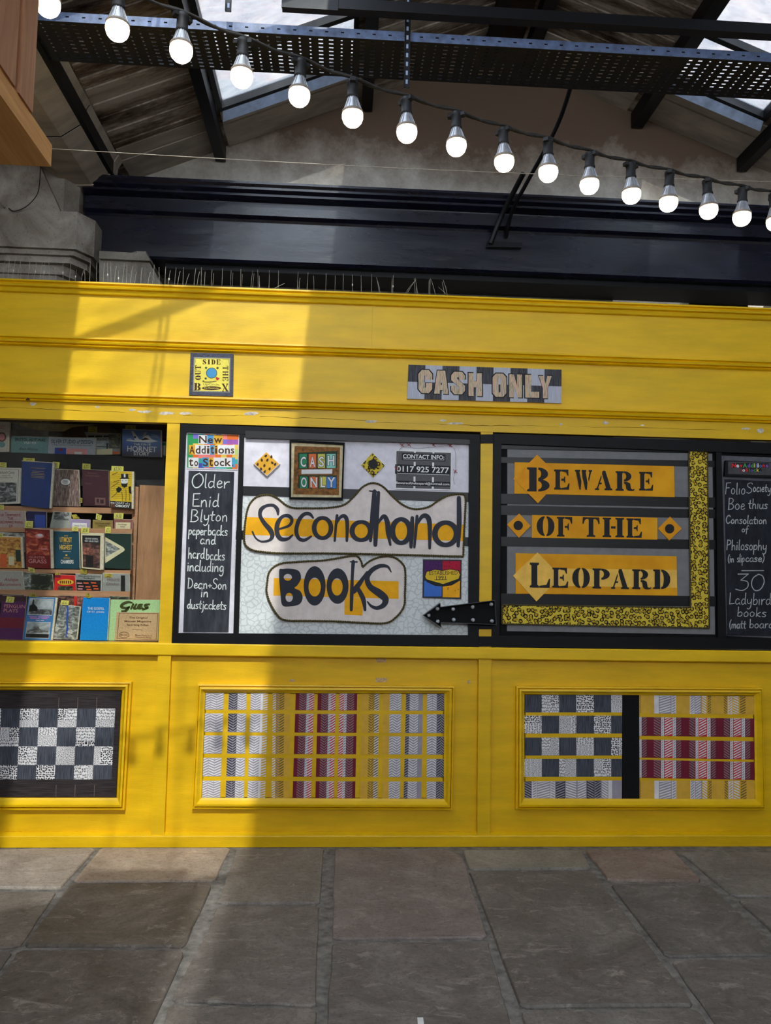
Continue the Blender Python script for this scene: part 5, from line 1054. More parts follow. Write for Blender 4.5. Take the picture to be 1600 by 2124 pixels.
book('blue landscape book with a white fighter jet, leaning on the black board at the right', ((1016,124),(1334,134),(1336,354),(1012,346)), .286, 'blue_sky_print', .018, 2, 1.5, art=[
 ('picture', ['print_white', 'print_black', 'book_grey'], lambda m, q, Y: (m.poly(pq(CB_((1046,218),(1060,210),(1120,212),(1090,140),(1106,136),(1156,205),(1180,208),(1200,180),(1230,170),(1262,205),(1316,222),(1240,232),(1120,226)), Y), 0), m.poly(pq(CB_((1050,200),(1088,196),(1100,212),(1052,214)), Y-.0003), 2), m.poly(pq(CB_((1196,150),(1222,140),(1212,170),(1178,206),(1182,190)), Y-.0004), 2), m.poly(pq(CB_((1172,208),(1206,190),(1246,206),(1180,214)), Y-.0005), 1), m.poly(pq(CB_((1108,180),(1126,178),(1130,196),(1114,196)), Y-.0006), 1))),
 ('title', ['print_white'], lambda m, q, Y: (put_text(m, 'THE F/A-18', CB_((1110,236),(1250,238),(1248,258),(1108,256)), Y-.001, 0, .01), put_text(m, 'HORNET', CB_((1056,258),(1302,266),(1300,312),(1054,306)), Y-.001, 0, .02), put_text(m, 'STORY', CB_((1110,306),(1242,310),(1240,342),(1108,338)), Y-.001, 0, .015), put_text(m, 'TONY\nHOLMES', CB_((1252,164),(1316,168),(1314,192),(1250,188)), Y-.001, 0, 0)))])
book('thin white and green book at the right end of the top row', ((1338,228),(1376,228),(1372,344),(1338,344)), Y1+.01, 'print_white', e=.3, art=[('cover_panel', ['cash_green', 'book_teal'], A_rect((0, .02, 1, .24, 0), (0, .9, 1, 1, 1)))])
# --- second row, on the upper shelf
book('cream book with a dark cave photograph, left end of the second row', ((-60,440),(172,446),(160,738),(-60,746)), Y2, 'book_cream', e=2, art=[('picture', ['grey_photo'], A_rect((.05, .40, .88, .95, 0))), ('title', ['print_black'], A_text(('Goatchurch Caves', .1, .08, .78, .16, 0, 0, 0), ('Volume Two\nThe Southern Area', .25, .19, .72, .28, 0, 0, 0))), ('ruled_line', ['print_sepia'], A_rect((.92, .04, .935, .96, 0), (.05, .03, .93, .038, 0)))])
book('tall blue cloth hardback tilted forward in the second row', ((180,386),(434,402),(408,780),(174,752)), Y2-.036, 'book_navy', .02, 4.5, 1.6, art=[('title', ['print_gold'], A_lines(.30, .80, (.13, .20, .235, .27, .31, .34), 0, .007))])
book('brown bark-patterned hardback with a white oval label, in the second row', ((434,452),(652,462),(660,762),(442,756)), Y2, 'bark_paper', e=.8, up=1.2, art=[('label_oval', ['print_black', 'print_white', 'print_sepia'], lambda m, q, Y: (m.poly(pq(ell(135.7, 999.5, 11, 7.6), Y), 0), m.poly(pq(ell(135.7, 999.5, 10, 6.7), Y-.0004), 1), [m.poly(pq([(131, y), (140.5, y+.2), (140.5, y+1), (131, y+.8)], Y-.0008), 2) for y in (996.5, 999, 1001.5)]))])
book('dark maroon hardback with a gold emblem, in the second row', ((682,456),(900,464),(906,764),(690,756)), Y2, 'book_maroon', e=.5, up=1, art=[('title', ['print_dim'], A_text(('New Light on\nThe Literary Genius', .10, .06, .66, .20, 0, 0, 0), ('Vol. IV', .10, .36, .32, .40, 0, 0, 0))), ('emblem', ['print_dim', 'book_maroon'], lambda m, q, Y: (m.poly(pq(U(q, .46, .76, .86, .96), Y), 0), m.poly(pq(U(q, .52, .79, .62, .9), Y-.0004), 1), m.poly(pq(U(q, .66, .81, .80, .91), Y-.0004), 1), m.poly(pq(U(q, .5, .92, .82, .93), Y-.0004), 1)))])
def top_hat(m, q, Y):
    for i in range(13): m.poly(pq(U(q, .02+.1*(i % 3 == 0), .07+i*.055, .98, .075+i*.055), Y), 0)
    m.poly(pq(CB_((1004,492),(1066,492),(1064,520),(1076,532),(990,532),(1006,522)), Y-.0004), 0); m.poly(pq(CB_((1028,492),(1042,492),(1042,520),(1028,520)), Y-.0006), 1)
    m.poly(pq(CB_((1004,534),(1062,534),(1060,570),(1046,590),(1018,588),(1006,565)), Y-.0003), 1); m.poly(pq(CB_((1004,568),(1020,572),(1046,572),(1060,562),(1054,596),(1032,608),(1012,594)), Y-.0006), 0)
    for x in (1018, 1046): m.poly(pq(ell(*CB_((x, 548))[0], 1.3, .8, 8), Y-.0007), 0)
    m.poly(pq(CB_((964,615),(984,598),(1004,606),(1012,622),(988,648),(968,636)), Y-.0005), 0); m.poly(pq(CB_((1066,600),(1086,592),(1092,660),(1072,652)), Y-.0005), 0)
    for x0, y0, x1, y1 in ((930, 500, 975, 478), (925, 600, 985, 560), (925, 690, 975, 640), (940, 560, 990, 545), (1010, 640, 1016, 715), (1044, 620, 1044, 715), (1074, 660, 1074, 712)): stroke(m, CB_((x0, y0), ((x0+x1)/2+3, (y0+y1)/2), (x1, y1)), .45, Y-.0005, 0)
book('yellow paperback with a man in a black top hat, right end of the second row', ((912,470),(1096,476),(1092,784),(914,772)), Y2-.045, 'book_yellow', .03, 4, 1.2, art=[('picture', ['print_black', 'print_white'], top_hat), ('title_band', ['print_black'], A_rect((0, .81, 1, 1, 0))), ('title', ['print_white', 'print_sepia'], A_text(('the DIARY of a', .02, .83, .92, .885, 0, .01, 0), ('OBODY', .24, .90, .92, .965, 0, .05, 0), ('n', .03, .88, .23, .985, 1, .06, 0)))])
# --- third row, tops showing over the second shelf
def row3(label, q, cov, art=None, dy=0, e=.6): return book(label, q, Y3+dy, cov, .008, e, .6, art)
row3('pinkish grey paperback with a dark red hand-drawn title, left of the third row', ((-60,796),(204,802),(214,940),(-60,940)), 'book_pinkgrey', [('title', ['print_red'], A_text(('Sue Townsend', .18, .10, .86, .32, 0, 0, 0), ('THE\nGROWING PAINS\nOF', .18, .38, .92, .96, 0, .01, 0)))], e=1.2)
row3('dark navy book with a brighter blue panel, in the third row', ((222,800),(384,806),(384,940),(222,940)), 'book_darkblue', [('cover_panel', ['print_blue'], A_rect((.40, .2, .95, 1, 0)))], .002)
row3('pale grey slanting book beside the dark navy one, in the third row', ((440,806),(590,812),(584,945),(412,940)), 'book_palegrey', [('cover_panel', ['grey_photo'], A_rect((.1, 0, .9, .5, 0)))], .002)
row3('lilac book with a white label, in the third row', ((586,868),(748,874),(746,950),(580,946)), 'book_lilac', [('label_panel', ['print_white'], A_rect((.10, .36, .84, .95, 0))), ('title', ['print_sepia'], A_text(('Uncle Tom\'s', .22, .56, .76, .74, 0, 0, 0)))])
row3('olive gold book with dark capitals, in the third row', ((770,876),(932,880),(930,955),(768,950)), 'book_olive', [('title', ['print_black'], A_text(('TRISTRAM AND\nCRISEYDE', .10, .25, .88, .70, 0, 0, 0)))])
row3('dull rose book with a cream label, right end of the third row', ((944,870),(1102,872),(1100,962),(942,960)), 'book_rose', [('label_panel', ['print_cream'], A_rect((.10, .26, .88, .86, 0))), ('title', ['print_sepia'], A_text(('Northanger\nAbbey', .24, .36, .72, .76, 0, 0, 0)))])
# --- fourth row
book('paperback with a golden crowded painting, left end of the fourth row', ((-60,1012),(170,1020),(182,1275),(-60,1272)), Y4, 'book_orange', e=4, up=2.5, art=[('picture', ['painting_print', 'print_orange', 'book_bottle', 'print_cream'], A_rect((.0, .05, .98, .98, 0), (.26, .55, .48, .98, 1), (.8, .4, .98, .78, 2), (.55, .62, .74, .9, 3)))])
book('dark red hardback with a glowing fire scene, in the fourth row', ((206,944),(412,956),(421,1278),(217,1272)), Y4-.004, 'book_red', .016, 6, 1.5, art=[('picture', ['fire_print', 'print_rose', 'print_white'], lambda m, q, Y: (m.poly(pq(U(q, .04, .06, .96, .66), Y), 0), m.poly(pq(ell(*bil(q, .58, .17), 9, 5, 14), Y-.0004), 1), m.poly(pq(ell(*bil(q, .60, .155), 5.5, 2.8, 12), Y-.0006), 2), m.poly(pq(ell(*bil(q, .75, .50), 8, 1.4, 10), Y-.0006), 1))), ('title', ['print_rose'], A_text(('GÜNTER', .14, .68, .78, .75, 0, 0, 0), ('GRASS', .10, .77, .84, .87, 0, .01, 0)))])
book('dark teal hardback with gold title capitals, in the fourth row', ((444,966),(654,972),(661,1280),(457,1277)), Y4, 'book_seagreen', .02, 1.5, 1, art=[('title', ['print_gold', 'print_white'], A_text(('MY', .42, .10, .58, .14, 0, 0, 0), ('UTMOST', .24, .155, .72, .29, 0, .02, 0), ('FOR HIS', .38, .31, .60, .335, 0, 0, 0), ('HIGHEST', .22, .36, .72, .49, 0, .02, 0), ('AN UPDATED EDITION', .33, .53, .66, .55, 1, 0, 0), ('OSWALD', .36, .69, .62, .735, 0, 0, 0), ('CHAMBERS', .24, .76, .76, .865, 1, .02, 0))), ('crest', ['print_gold'], A_rect((.44, .62, .52, .655, 0)))])
book('cream-edged paperback with a dim study scene, in the fourth row', ((672,986),(844,990),(838,1290),(678,1274)), Y4-.036, 'print_cream', .02, 5, 1.8, art=[('picture', ['print_black', 'room_print', 'crowd_print', 'print_black'], A_rect((.06, .05, .94, .26, 0), (.06, .26, .94, .96, 1), (.10, .40, .55, .6, 2), (.22, .62, .6, .94, 3))), ('title', ['print_white'], A_text(('GEORGE GISSING', .20, .12, .82, .165, 0, .01, 0), ('NEW GRUB STREET', .18, .19, .86, .235, 0, .01, 0)))])
book('bottle green square book with a cream triangle, right end of the fourth row', ((866,986),(1088,990),(1084,1282),(872,1274)), Y4, 'book_bottle', .012, .4, .8, art=[('triangle', ['print_cream', 'rock_photo'], lambda m, q, Y: (m.poly(pq(CB_((867,1012),(1022,1100),(1036,1118),(1030,1132),(874,1232)), Y), 0), m.poly(pq(CB_((876,1046),(1000,1114),(878,1182)), Y-.0004), 1)))])
# --- fifth row
row5 = lambda label, q, cov, art=None, dy=0, e=.6, up=.8: book(label, q, Y5+dy, cov, .008, e, up, art)
row5('pale grey booklet with a brownish italic title, left of the fifth row', ((-60,1296),(182,1300),(200,1460),(-60,1460)), 'book_stone', [('title', ['print_red'], A_text(('Antique\nBarometers', .26, .34, .94, .76, 0, 0, .12)))], e=1.4)
row5('dark landscape book with a tree and valley picture, in the fifth row', ((196,1308),(434,1328),(446,1466),(206,1462)), 'woodland_print', [('picture', ['rock_photo', 'book_forest', 'print_white'], A_rect((0, .06, .22, .8, 0), (.26, .12, .92, .62, 1), (.6, .9, .92, .95, 1)))], .002, .8)
row5('scarlet paperback with a yellow oval title, in the fifth row', ((454,1328),(620,1334),(632,1470),(446,1468)), 'book_scarlet', [('title_oval', ['book_yellow', 'print_crimson', 'woodland_print'], lambda m, q, Y: (m.poly(pq(U(q, 0, 0, .3, .16), Y), 1), m.poly(pq(ell(136, 1207.5, 17, 6, 20), Y-.0003), 0), m.poly(pq(U(q, .18, .66, .86, 1), Y-.0003), 2), [m.poly(pq([(x, 1204.5), (x+2.6, 1204.7), (x+2.6, 1210.5), (x, 1210.3)], Y-.001), 1) for x in (124, 128, 132, 136.5, 141, 145)]))])
row5('grey topped book with black and red shapes, in the fifth row', ((626,1322),(842,1328),(838,1470),(632,1462)), 'book_ash', [('picture', ['print_black', 'print_orange', 'print_rose'], lambda m, q, Y: (m.poly(pq(U(q, .02, .34, .98, 1), Y), 0), [m.poly(pq(U(q, a, b, a+.2, b+.07), Y-.0003), 1 if i % 3 else 2) for i, (a, b) in enumerate(((.05, .5), (.3, .48), (.6, .46), (.1, .68), (.38, .7), (.66, .64), (.06, .84), (.42, .86), (.7, .8)))])), ('title', ['print_black'], A_text(('What was the Gunpowder\nPlot Magazine', .10, .07, .96, .30, 0, .01, 0)))], .002, 1)
row5('pale grey paperback with a dark stripe, right end of the fifth row', ((852,1316),(1074,1324),(1076,1478),(846,1470)), 'book_ash', [('cover_panel', ['print_black'], A_rect((.68, .08, .84, 1, 0))), ('title', ['print_dim'], A_text(('Historic\nLondon', .16, .22, .64, .64, 0, 0, .08)))])
# --- bottom row, on the window bed
book('purple paperback with a crimson band and white title, left of the bottom row', ((20,1500),(220,1506),(186,1868),(-20,1862)), Y6+.012, 'book_plum', .01, .8, .6, art=[('bands', ['print_crimson', 'book_maroon'], A_rect((0, 0, 1, .13, 1), (0, .5, 1, .74, 0))), ('title', ['print_rose', 'print_black'], A_text(('PENGUIN', .12, .20, .98, .28, 0, .0, 0), ('PLAYS', .12, .30, .70, .38, 0, .0, 0), ('George Bernard Shaw', .4, .79, .9, .81, 1, 0, 0)))])
book('light blue book with two black and white railway photographs, bottom row', ((238,1512),(460,1520),(420,1872),(188,1866)), Y6, 'book_railblue', .016, 4.5, .8, art=[('photograph', ['print_white', 'sky_print', 'grey_photo', 'print_black'], lambda m, q, Y: (m.poly(pq(U(q, .05, .03, .95, .42), Y), 0), m.poly(pq(U(q, .06, .04, .94, .41), Y-.0003), 1), m.poly(pq(U(q, .07, .28, .93, .405), Y-.0006), 2), m.poly(pq([bil(q, *w) for w in ((.08, .2), (.16, .18), (.18, .06), (.22, .06), (.24, .16), (.38, .24), (.4, .33), (.08, .34))]), Y-.0008) if False else m.poly(pq([bil(q, a, b) for a, b in ((.08, .2), (.16, .18), (.18, .06), (.22, .06), (.24, .16), (.38, .24), (.4, .33), (.08, .34))], Y-.0008), 3))), ('photograph', ['print_white', 'sky_print', 'grey_photo', 'print_black'], lambda m, q, Y: (m.poly(pq(U(q, .08, .58, .93, .96), Y), 0), m.poly(pq(U(q, .09, .59, .92, .95), Y-.0003), 1), m.poly(pq(U(q, .09, .86, .92, .95), Y-.0006), 3), m.poly(pq([bil(q, a, b) for a, b in ((.12, .80), (.3, .74), (.34, .69), (.5, .68), (.56, .74), (.88, .78), (.88, .82), (.12, .84))], Y-.0006), 2))), ('title', ['print_pink', 'print_white'], A_rect((.12, .45, .40, .475, 0), (.45, .445, .86, .47, 0), (.16, .485, .52, .51, 0), (.57, .483, .80, .508, 0), (.38, .535, .52, .55, 1), (.55, .535, .68, .55, 1)))])
book('rocky grey book with a blue ribbon of river down the cover, bottom row', ((496,1576),(662,1596),(632,1868),(438,1864)), Y6+.008, 'rock_photo', .016, 2.5, .8, art=[('river', ['print_blue'], lambda m, q, Y: m.poly(pq(CB_((550,1580),(566,1582),(570,1640),(562,1720),(568,1780),(556,1850),(542,1850),(552,1760),(548,1690),(556,1630)), Y), 0)), ('title', ['print_white'], lambda m, q, Y: put_text(m, 'Wye\nValley', CB_((556,1796),(606,1800),(604,1848),(550,1846)), Y-.0018, 0, .03))])
book('plain bright azure book with a small white title, bottom row', ((690,1518),(908,1522),(888,1874),(662,1870)), Y6-.006, 'book_azure', .008, 1.5, .6, art=[('title', ['print_white'], lambda m, q, Y: (put_text(m, 'THE GOSPEL', CB_((726,1596),(866,1600),(866,1620),(726,1618)), Y-.001, 0, .015), put_text(m, 'OF ST. JOHN', CB_((722,1628),(864,1632),(864,1650),(722,1648)), Y-.001, 0, .015)))])
gq = ((902,1536),(1326,1540),(1324,1876),(884,1874))
def giles(m, q, Y):
    for pts, hw in ((((1096,1562),(1062,1556),(1020,1572),(1008,1594),(1040,1606),(1070,1598)), [1.6, 2.6, 3, 3, 2.6, 2]), (((1072,1596),(1052,1622),(1030,1634),(1012,1630)), [2, 2.6, 2.8, 2]), (((1106,1574),(1088,1612)), [2.2, 1.8]), (((1132,1574),(1112,1608),(1140,1608)), [2, 2.4, 1.8]), (((1180,1576),(1156,1580),(1148,1606),(1184,1606)), [1.8, 2.4, 2.6, 1.8]), (((1158,1592),(1178,1590)), [1.6, 1.4]), (((1240,1574),(1208,1580),(1208,1592),(1226,1602),(1186,1618)), [1.8, 2.6, 2.8, 2.6, 2])): stroke(m, CB_(*pts), hw, Y-.0005, 0)
book('large pale mint green annual with a brushed olive title, right end of the bottom row', gq, Y6+.016, 'book_mint', .01, .4, .5, art=[('title', ['print_pine'], giles)])
def mauser(m, q, Y):
    for q_ in (((990,1646),(1312,1650),(1312,1653),(990,1649)), ((972,1856),(1296,1868),(1296,1871),(972,1859)), ((988,1646),(992,1646),(974,1858),(970,1858)), ((1308,1650),(1312,1650),(1298,1870),(1294,1870))): m.poly(pq(CB_(*q_), Y), 0)
    for s, y, x0, x1 in (('The Original', 1676, 1072, 1224), ('Mauser Magazine', 1706, 1034, 1256), ('Sporting Rifles', 1736, 1052, 1232)): put_text(m, s, CB_((x0, y), (x1, y+2), (x1, y+22), (x0, y+20)), Y-.0005, 0, .012)
    m.poly(pq(CB_((1096,1782),(1184,1786),(1184,1789),(1096,1785)), Y), 0); put_text(m, 'Mauser-Werke A.-G.', CB_((1122,1822),(1262,1830),(1262,1842),(1122,1834)), Y-.0005, 0, .012); put_text(m, 'Oberndorf a. Neckar', CB_((1122,1838),(1260,1846),(1260,1858),(1122,1850)), Y-.0005, 0, .012)
    m.poly(pq(ell(*CB_((1030, 1828))[0], 10.8, 6.6, 20), Y), 0); m.poly(pq(ell(*CB_((1030, 1828))[0], 9.6, 5.4, 20), Y-.0003), 1); put_text(m, 'MAUSER', CB_((1000,1818),(1060,1820),(1060,1838),(1000,1836)), Y-.0008, 0, .01)
book('tan ruled booklet with a printed title, in front of the mint green annual', ((968,1640),(1318,1644),(1308,1876),(950,1872)), Y6-.004, 'book_manila', .003, .4, .3, art=[('printing', ['print_sepia', 'book_manila'], mauser)])
# a few half hidden books behind the bottom row
book('dark red book behind the purple paperback, only its top showing', ((-40,1490),(200,1496),(200,1560),(-40,1560)), Y6+.05, 'book_maroon', .006, .4, .4)
book('mottled brown book behind the rocky grey one, only its top showing', ((484,1500),(614,1504),(612,1700),(484,1700)), Y6+.04, 'room_print', .006, .4, .4)
book('thin red book between the rocky grey and azure books, only its top showing', ((614,1504),(636,1506),(634,1700),(612,1700)), Y6+.042, 'book_scarlet', .006, .2, .4)
book('crowded red and brown book behind the azure one, only its top showing', ((640,1506),(770,1510),(770,1700),(640,1700)), Y6+.044, 'crowd_print', .006, .4, .4)
book('dim dark book behind the mint green annual, only its top showing', ((910,1506),(1072,1512),(1070,1700),(910,1700)), Y6+.046, 'woodland_print', .006, .4, .4)
book('shadowed grey book behind the golden painting paperback, only its top showing', ((-60,975),(204,985),(204,1140),(-60,1140)), Y4+.026, 'rock_photo', .006, .3, .3)
# back shelf: spines and a carton seen above the top row
rb_ = random.Random(2); spc = ['book_stone', 'print_black', 'book_forest', 'book_ash', 'book_maroon', 'print_black', 'book_olive', 'book_stone', 'book_bottle', 'print_black', 'book_rose', 'book_ash']; x = 188
for i in range(12):
    wd = rb_.choice([14, 18, 22, 26]); h0 = rb_.choice([112, 122, 130])
    one('book', plate(CB_((x, h0), (x+wd, h0+1), (x+wd, 243), (x, 243)), .55, .12), spc[i], 'dim book spine on the back shelf, above the teal landscape book', 'book', 'spines on the back shelf'); x += wd+2
bsh = MB(); q0 = P(30, 922, .53); bsh.box(WX0+.05, WX1-.02, .53, .80, q0.z-.02, q0.z); part('interior_shelf', bsh, ['brown_board'])
one('carton', plate(CB_((520,112),(900,84),(960,243),(524,243)), .50, .2), flat('carton_board', (110, 84, 58), .8), 'brown carton on the back shelf behind the grey landscape books', 'carton')
one('reflection_sheet', plate(CB_((95,66),(820,84),(600,105),(530,140),(300,128)), .40, .002), flat('sheet_buff', (176, 156, 100), .8), 'buff sheet behind the window head in place of a reflection', 'sheet')  # flat buff shape drawn for the reflected underside of the window head

# price stickers
flat('sticker_yellow', (226, 218, 110), .7, .2, .05, 30); flat('sticker_ochre', (176, 160, 60), .7, .2, .05, 30); PSG = 'yellow price notes on the books'
def note(q, Y, label, txt='5', m='sticker_yellow'):
    q = CB_(*q); o = one('price_note', plate(q, Y, .0006), m, label, 'price note', PSG); mb = MB(); x0, y0 = bil(q, .2, .85); x1, y1 = bil(q, .8, .85)
    put_hand(mb, txt, x0, y0, x1, abs(q[3][1]-q[0][1])*.6, Y-.0005, .3, 0, .1); obj('handwriting', mb, 'print_black', o)
for q, Y, lb, tx_, mm in (
 (((192,358),(288,362),(288,388),(190,384)), .231, 'price note on top of the tall blue cloth hardback', '4', 0), (((-20,395),(55,398),(54,438),(-20,436)), .262, 'price note on the cave photograph book', '5', 0),
 (((438,390),(496,396),(488,444),(434,446)), .262, 'price note on the bark-patterned hardback', '£10', 0), (((684,404),(752,410),(750,454),(682,450)), .262, 'price note on the dark maroon hardback', '£20', 0),
 (((926,426),(1026,430),(1024,472),(924,468)), .222, 'price note on the top hat paperback', '£2.50', 0), (((732,96),(806,100),(806,150),(730,148)), .36, 'ochre price note on the aeroplane book', '5', 1), (((1040,88),(1124,90),(1126,124),(1040,122)), .295, 'ochre price note above the blue jet book', '£1', 1),
 (((208,882),(274,884),(272,942),(204,940)), .170, 'price note on the dark red hardback with the fire scene', '£5', 0), (((592,832),(632,826),(664,862),(610,868)), .244, 'curled price note on the lilac book', '3', 1), (((800,818),(846,836),(838,874),(794,868)), .244, 'pale price note on the olive gold book', '£2', 0), (((946,816),(1026,818),(1022,866),(944,864)), .244, 'price note on the dull rose book', '£4.50', 0),
 (((598,930),(648,932),(648,966),(596,964)), .180, 'price note on the dark teal hardback', '5', 0), (((676,934),(742,938),(738,984),(672,980)), .153, 'price note on the study scene paperback', '£2.50', 0), (((874,930),(920,932),(918,984),(872,982)), .182, 'price note on the bottle green triangle book', '£5', 0), (((-20,985),(24,987),(24,1018),(-20,1018)), .182, 'price note on the golden painting paperback', '4', 0),
 (((232,1264),(286,1276),(290,1310),(236,1300)), .165, 'folded price note on the tree and valley book', '6', 0), (((668,1280),(724,1286),(718,1324),(664,1320)), .165, 'price note on the black and red shapes book', '3', 1), (((868,1318),(934,1320),(932,1352),(866,1350)), .165, 'ochre price note on the dark striped paperback', '2', 1), (((460,1310),(500,1314),(498,1330),(458,1328)), .166, 'ochre price note sliver on the scarlet paperback', '1', 1),
 (((58,1508),(122,1514),(112,1560),(46,1558)), .083, 'pale price note on the purple paperback', '£2', 0), (((244,1482),(304,1486),(300,1516),(246,1512)), .070, 'ochre price note on the railway photographs book', '8', 1), (((508,1540),(574,1544),(566,1582),(500,1576)), .078, 'price note on the rocky grey book', '£6', 0), (((708,1472),(770,1510),(740,1524),(714,1514)), .064, 'folded ochre price note on the azure book', '3', 1), (((654,690),(684,692),(682,732),(656,730)), .275, 'ochre price note behind the maroon hardback', '2', 1), (((-20,748),(32,750),(30,788),(-20,786)), .246, 'price note on the pinkish grey paperback', '5', 0)):
    note(q, Y, lb, tx_, 'sticker_ochre' if mm else 'sticker_yellow')

# ================================================================== bird spikes on top of the stall
flat('spike_steel', (176, 168, 152), .45, .4, .1, 40, metal=.3); flat('white_dropping', (216, 212, 204), .8); flat('spike_base', (120, 112, 98), .7)
def spike_strip(label, xs, Y, seed):
    r = random.Random(seed); a = P(xs[0][0], 600, Y); t = thing('bird_spike_strip', label, 'bird spikes', (a.x, Y, 3.139), 'bird spike strips on the cornice')
    x0 = P(xs[0][0]-3, 600, Y).x; x1 = P(xs[-1][0]+3, 600, Y).x; mb = MB(); mb.box(x0, x1, Y-.008, Y+.008, 3.139, 3.143); obj('base_strip', mb, 'spike_base', t)
    for x, ht, lean in xs:
        b = P(x, 600, Y); mb = MB(); mb.tube([(b.x, Y, 3.142), (b.x+lean*.5, Y+r.uniform(-.004, .004), 3.142+ht*.55), (b.x+lean, Y+r.uniform(-.012, .012), 3.142+ht)], .0011, 5); obj('spike', mb, 'spike_steel', t)
        if r.random() < .12: m2 = MB(); m2.lathe((b.x+lean*.5, Y, 3.142+ht*.45), [(.0005, -.008), (.004, -.003), (.0045, .003), (.001, .009)], 8); obj('dropping', m2, 'white_dropping', t)
    return t
rk = random.Random(21)
def run(x0, x1, step): 
    out = []; x = x0
    while x < x1: out.append((x, rk.choice([.085, .115, .125, .13]), rk.uniform(-.008, .014))); x += step*rk.uniform(.55, 1.3)
    return out
spike_strip('bird spikes at the left end of the cornice, in front of the stone pier', run(5, 150, 12), .0, 1)
spike_strip('bird spikes on the cornice in front of the stone corbel', run(155, 335, 11), .0, 2)
spike_strip('bird spikes on the cornice just right of the stone corbel', [(342, .12, 0), (348, .10, .01), (362, .12, .004), (368, .10, .01), (379, .12, .0), (384, .085, .02), (402, .12, .006), (408, .10, .012), (417, .12, 0), (424, .10, 0), (438, .12, .0), (441, .09, .004), (460, .12, .002), (478, .12, 0), (481, .10, .004)], .0, 3)
spike_strip('bird spikes on the cornice below the bright patch of the beam', [(499, .12, .0), (501, .09, .004), (520, .12, .008), (524, .1, .006), (536, .12, -.006), (539, .09, -.006), (558, .12, .0), (562, .05, .08), (577, .12, .0), (617, .12, .002), (620, .08, .006), (637, .12, .004), (652, .10, -.006)], .0, 4)
spike_strip('bird spikes on the cornice left of the loose clump', [(676, .12, 0), (695, .11, 0), (712, .12, 0), (732, .12, -.004), (750, .11, -.004), (771, .12, .0), (788, .11, -.02), (790, .09, -.02), (815, .12, .002), (813, .10, 0)], .0, 5)
spike_strip('bent bird spikes in a loose clump at the right end of the row', [(838, .09, .06), (842, .10, .06), (862, .11, -.008), (868, .11, -.02), (864, .06, 0), (890, .10, 0), (892, .11, .002), (905, .11, -.03), (930, .11, -.03), (924, .09, -.02), (934, .06, -.07)], .0, 6)

# ================================================================== perforated cable tray, rail, hangers
ZT, YN, YFAR = 4.086, -.90, -.60
tr_ = thing('cable_tray', 'long navy perforated steel cable tray hung high across the hall', 'cable tray', (.3, -.75, ZT), None)
TX0, TX1 = -1.62, 2.75
def tray_floor():
    mb = MB(); xs = [TX0]; kinds = []; x = TX0+.02; i = 0
    while x < TX1-.05:
        long = (i % 4) < 2; wslot = .022 if long else .009
        xs += [x+.0255-wslot/2, x+.0255+wslot/2]; kinds += [0, 1]; x += .0511; i += 1
    xs.append(TX1); kinds.append(0)
    ys = [YN]; nrow = 10; pit = (YFAR-YN)/(nrow+.6); rk_ = [0]
    for r in range(nrow): c = YN+pit*(r+.8); ys += [c-.0048, c+.0048]
    ys.append(YFAR)
    vid = {}
    def V(i, j):
        if (i, j) not in vid: vid[(i, j)] = len(mb.v); mb.v.append(Vector((xs[i], ys[j], ZT)))
        return vid[(i, j)]
    for i in range(len(xs)-1):
        for j in range(len(ys)-1):
            if i % 2 == 1 and j % 2 == 1: continue
            mb.f.append([V(i, j), V(i, j+1), V(i+1, j+1), V(i+1, j)]); mb.mi.append(0); mb.sm.append(False)
    return mb
o = obj('perforated_base', tray_floor(), 'navy_steel', tr_); sm = o.modifiers.new('thick', 'SOLIDIFY'); sm.thickness = .0015; sm.offset = 0
mb = MB()
mb.box(TX0, TX1, YN-.002, YN, ZT-.001, ZT+.046)
x = TX0+.04
while x < TX1-.05: mb.add([(x, YN-.0024, ZT+.020), (x+.016, YN-.0024, ZT+.020), (x+.016, YN-.0024, ZT+.027), (x, YN-.0024, ZT+.027)], [(0, 1, 2, 3)], 1); x += .0767
obj('near_flange', mb, ['skylit_navy_steel', 'dark_gap'], tr_)  # near side coloured paler, the sky light it catches is painted in
mb = MB(); mb.box(TX0, TX1, YFAR, YFAR+.002, ZT-.001, ZT+.046); obj('far_flange', mb, 'navy_steel', tr_)
ra = P(580, -6, -1.0); rz0 = 4.150
rail = thing('steel_rail', 'dark steel angle rail running above the perforated tray', 'rail', (1, -1, rz0))
mb = MB(); mb.box(P(585, 0, -1).x, 3.2, -1.004, -.998, rz0+.006, rz0+.060); mb.box(P(585, 0, -1).x, 3.2, -.998, -.955, rz0+.006, rz0+.012); obj('angle', mb, 'black_steel', rail)
mb = MB(); mb.box(P(585, 0, -1).x, P(702, 0, -1).x, -1.010, -1.004, rz0-.008, rz0+.05); obj('splice_plate', mb, 'black_steel', rail)
def hanger(px, Y, z0, z1, label):
    x = P(px, 100, Y).x; mb = MB(); mb.box(x-.014, x-.0115, Y-.012, Y, z0, z1); mb.box(x+.0115, x+.014, Y-.012, Y, z0, z1); mb.box(x-.0115, x+.0115, Y-.0025, Y, z0, z1)
    z = z0+.02
    while z < z1-.03: mb.add([(x-.005, Y-.0030, z), (x+.005, Y-.0030, z), (x+.005, Y-.0030, z+.022), (x-.005, Y-.0030, z+.022)], [(0, 1, 2, 3)], 1); z += .045
    return one('channel_hanger', mb, ['black_steel', 'flashing_metal'], label, 'hanger', 'slotted hangers of the cable tray')
hanger(845, -.906, P(845, 183, -.906).z, 4.98, 'slotted channel hanger crossing in front of the perforated tray'); hanger(471, -1.012, P(471, 25, -1.012).z, zr(P(471, 25, -1.012).x)-.02, 'short slotted hanger end poking in at the top edge, left of the rail')
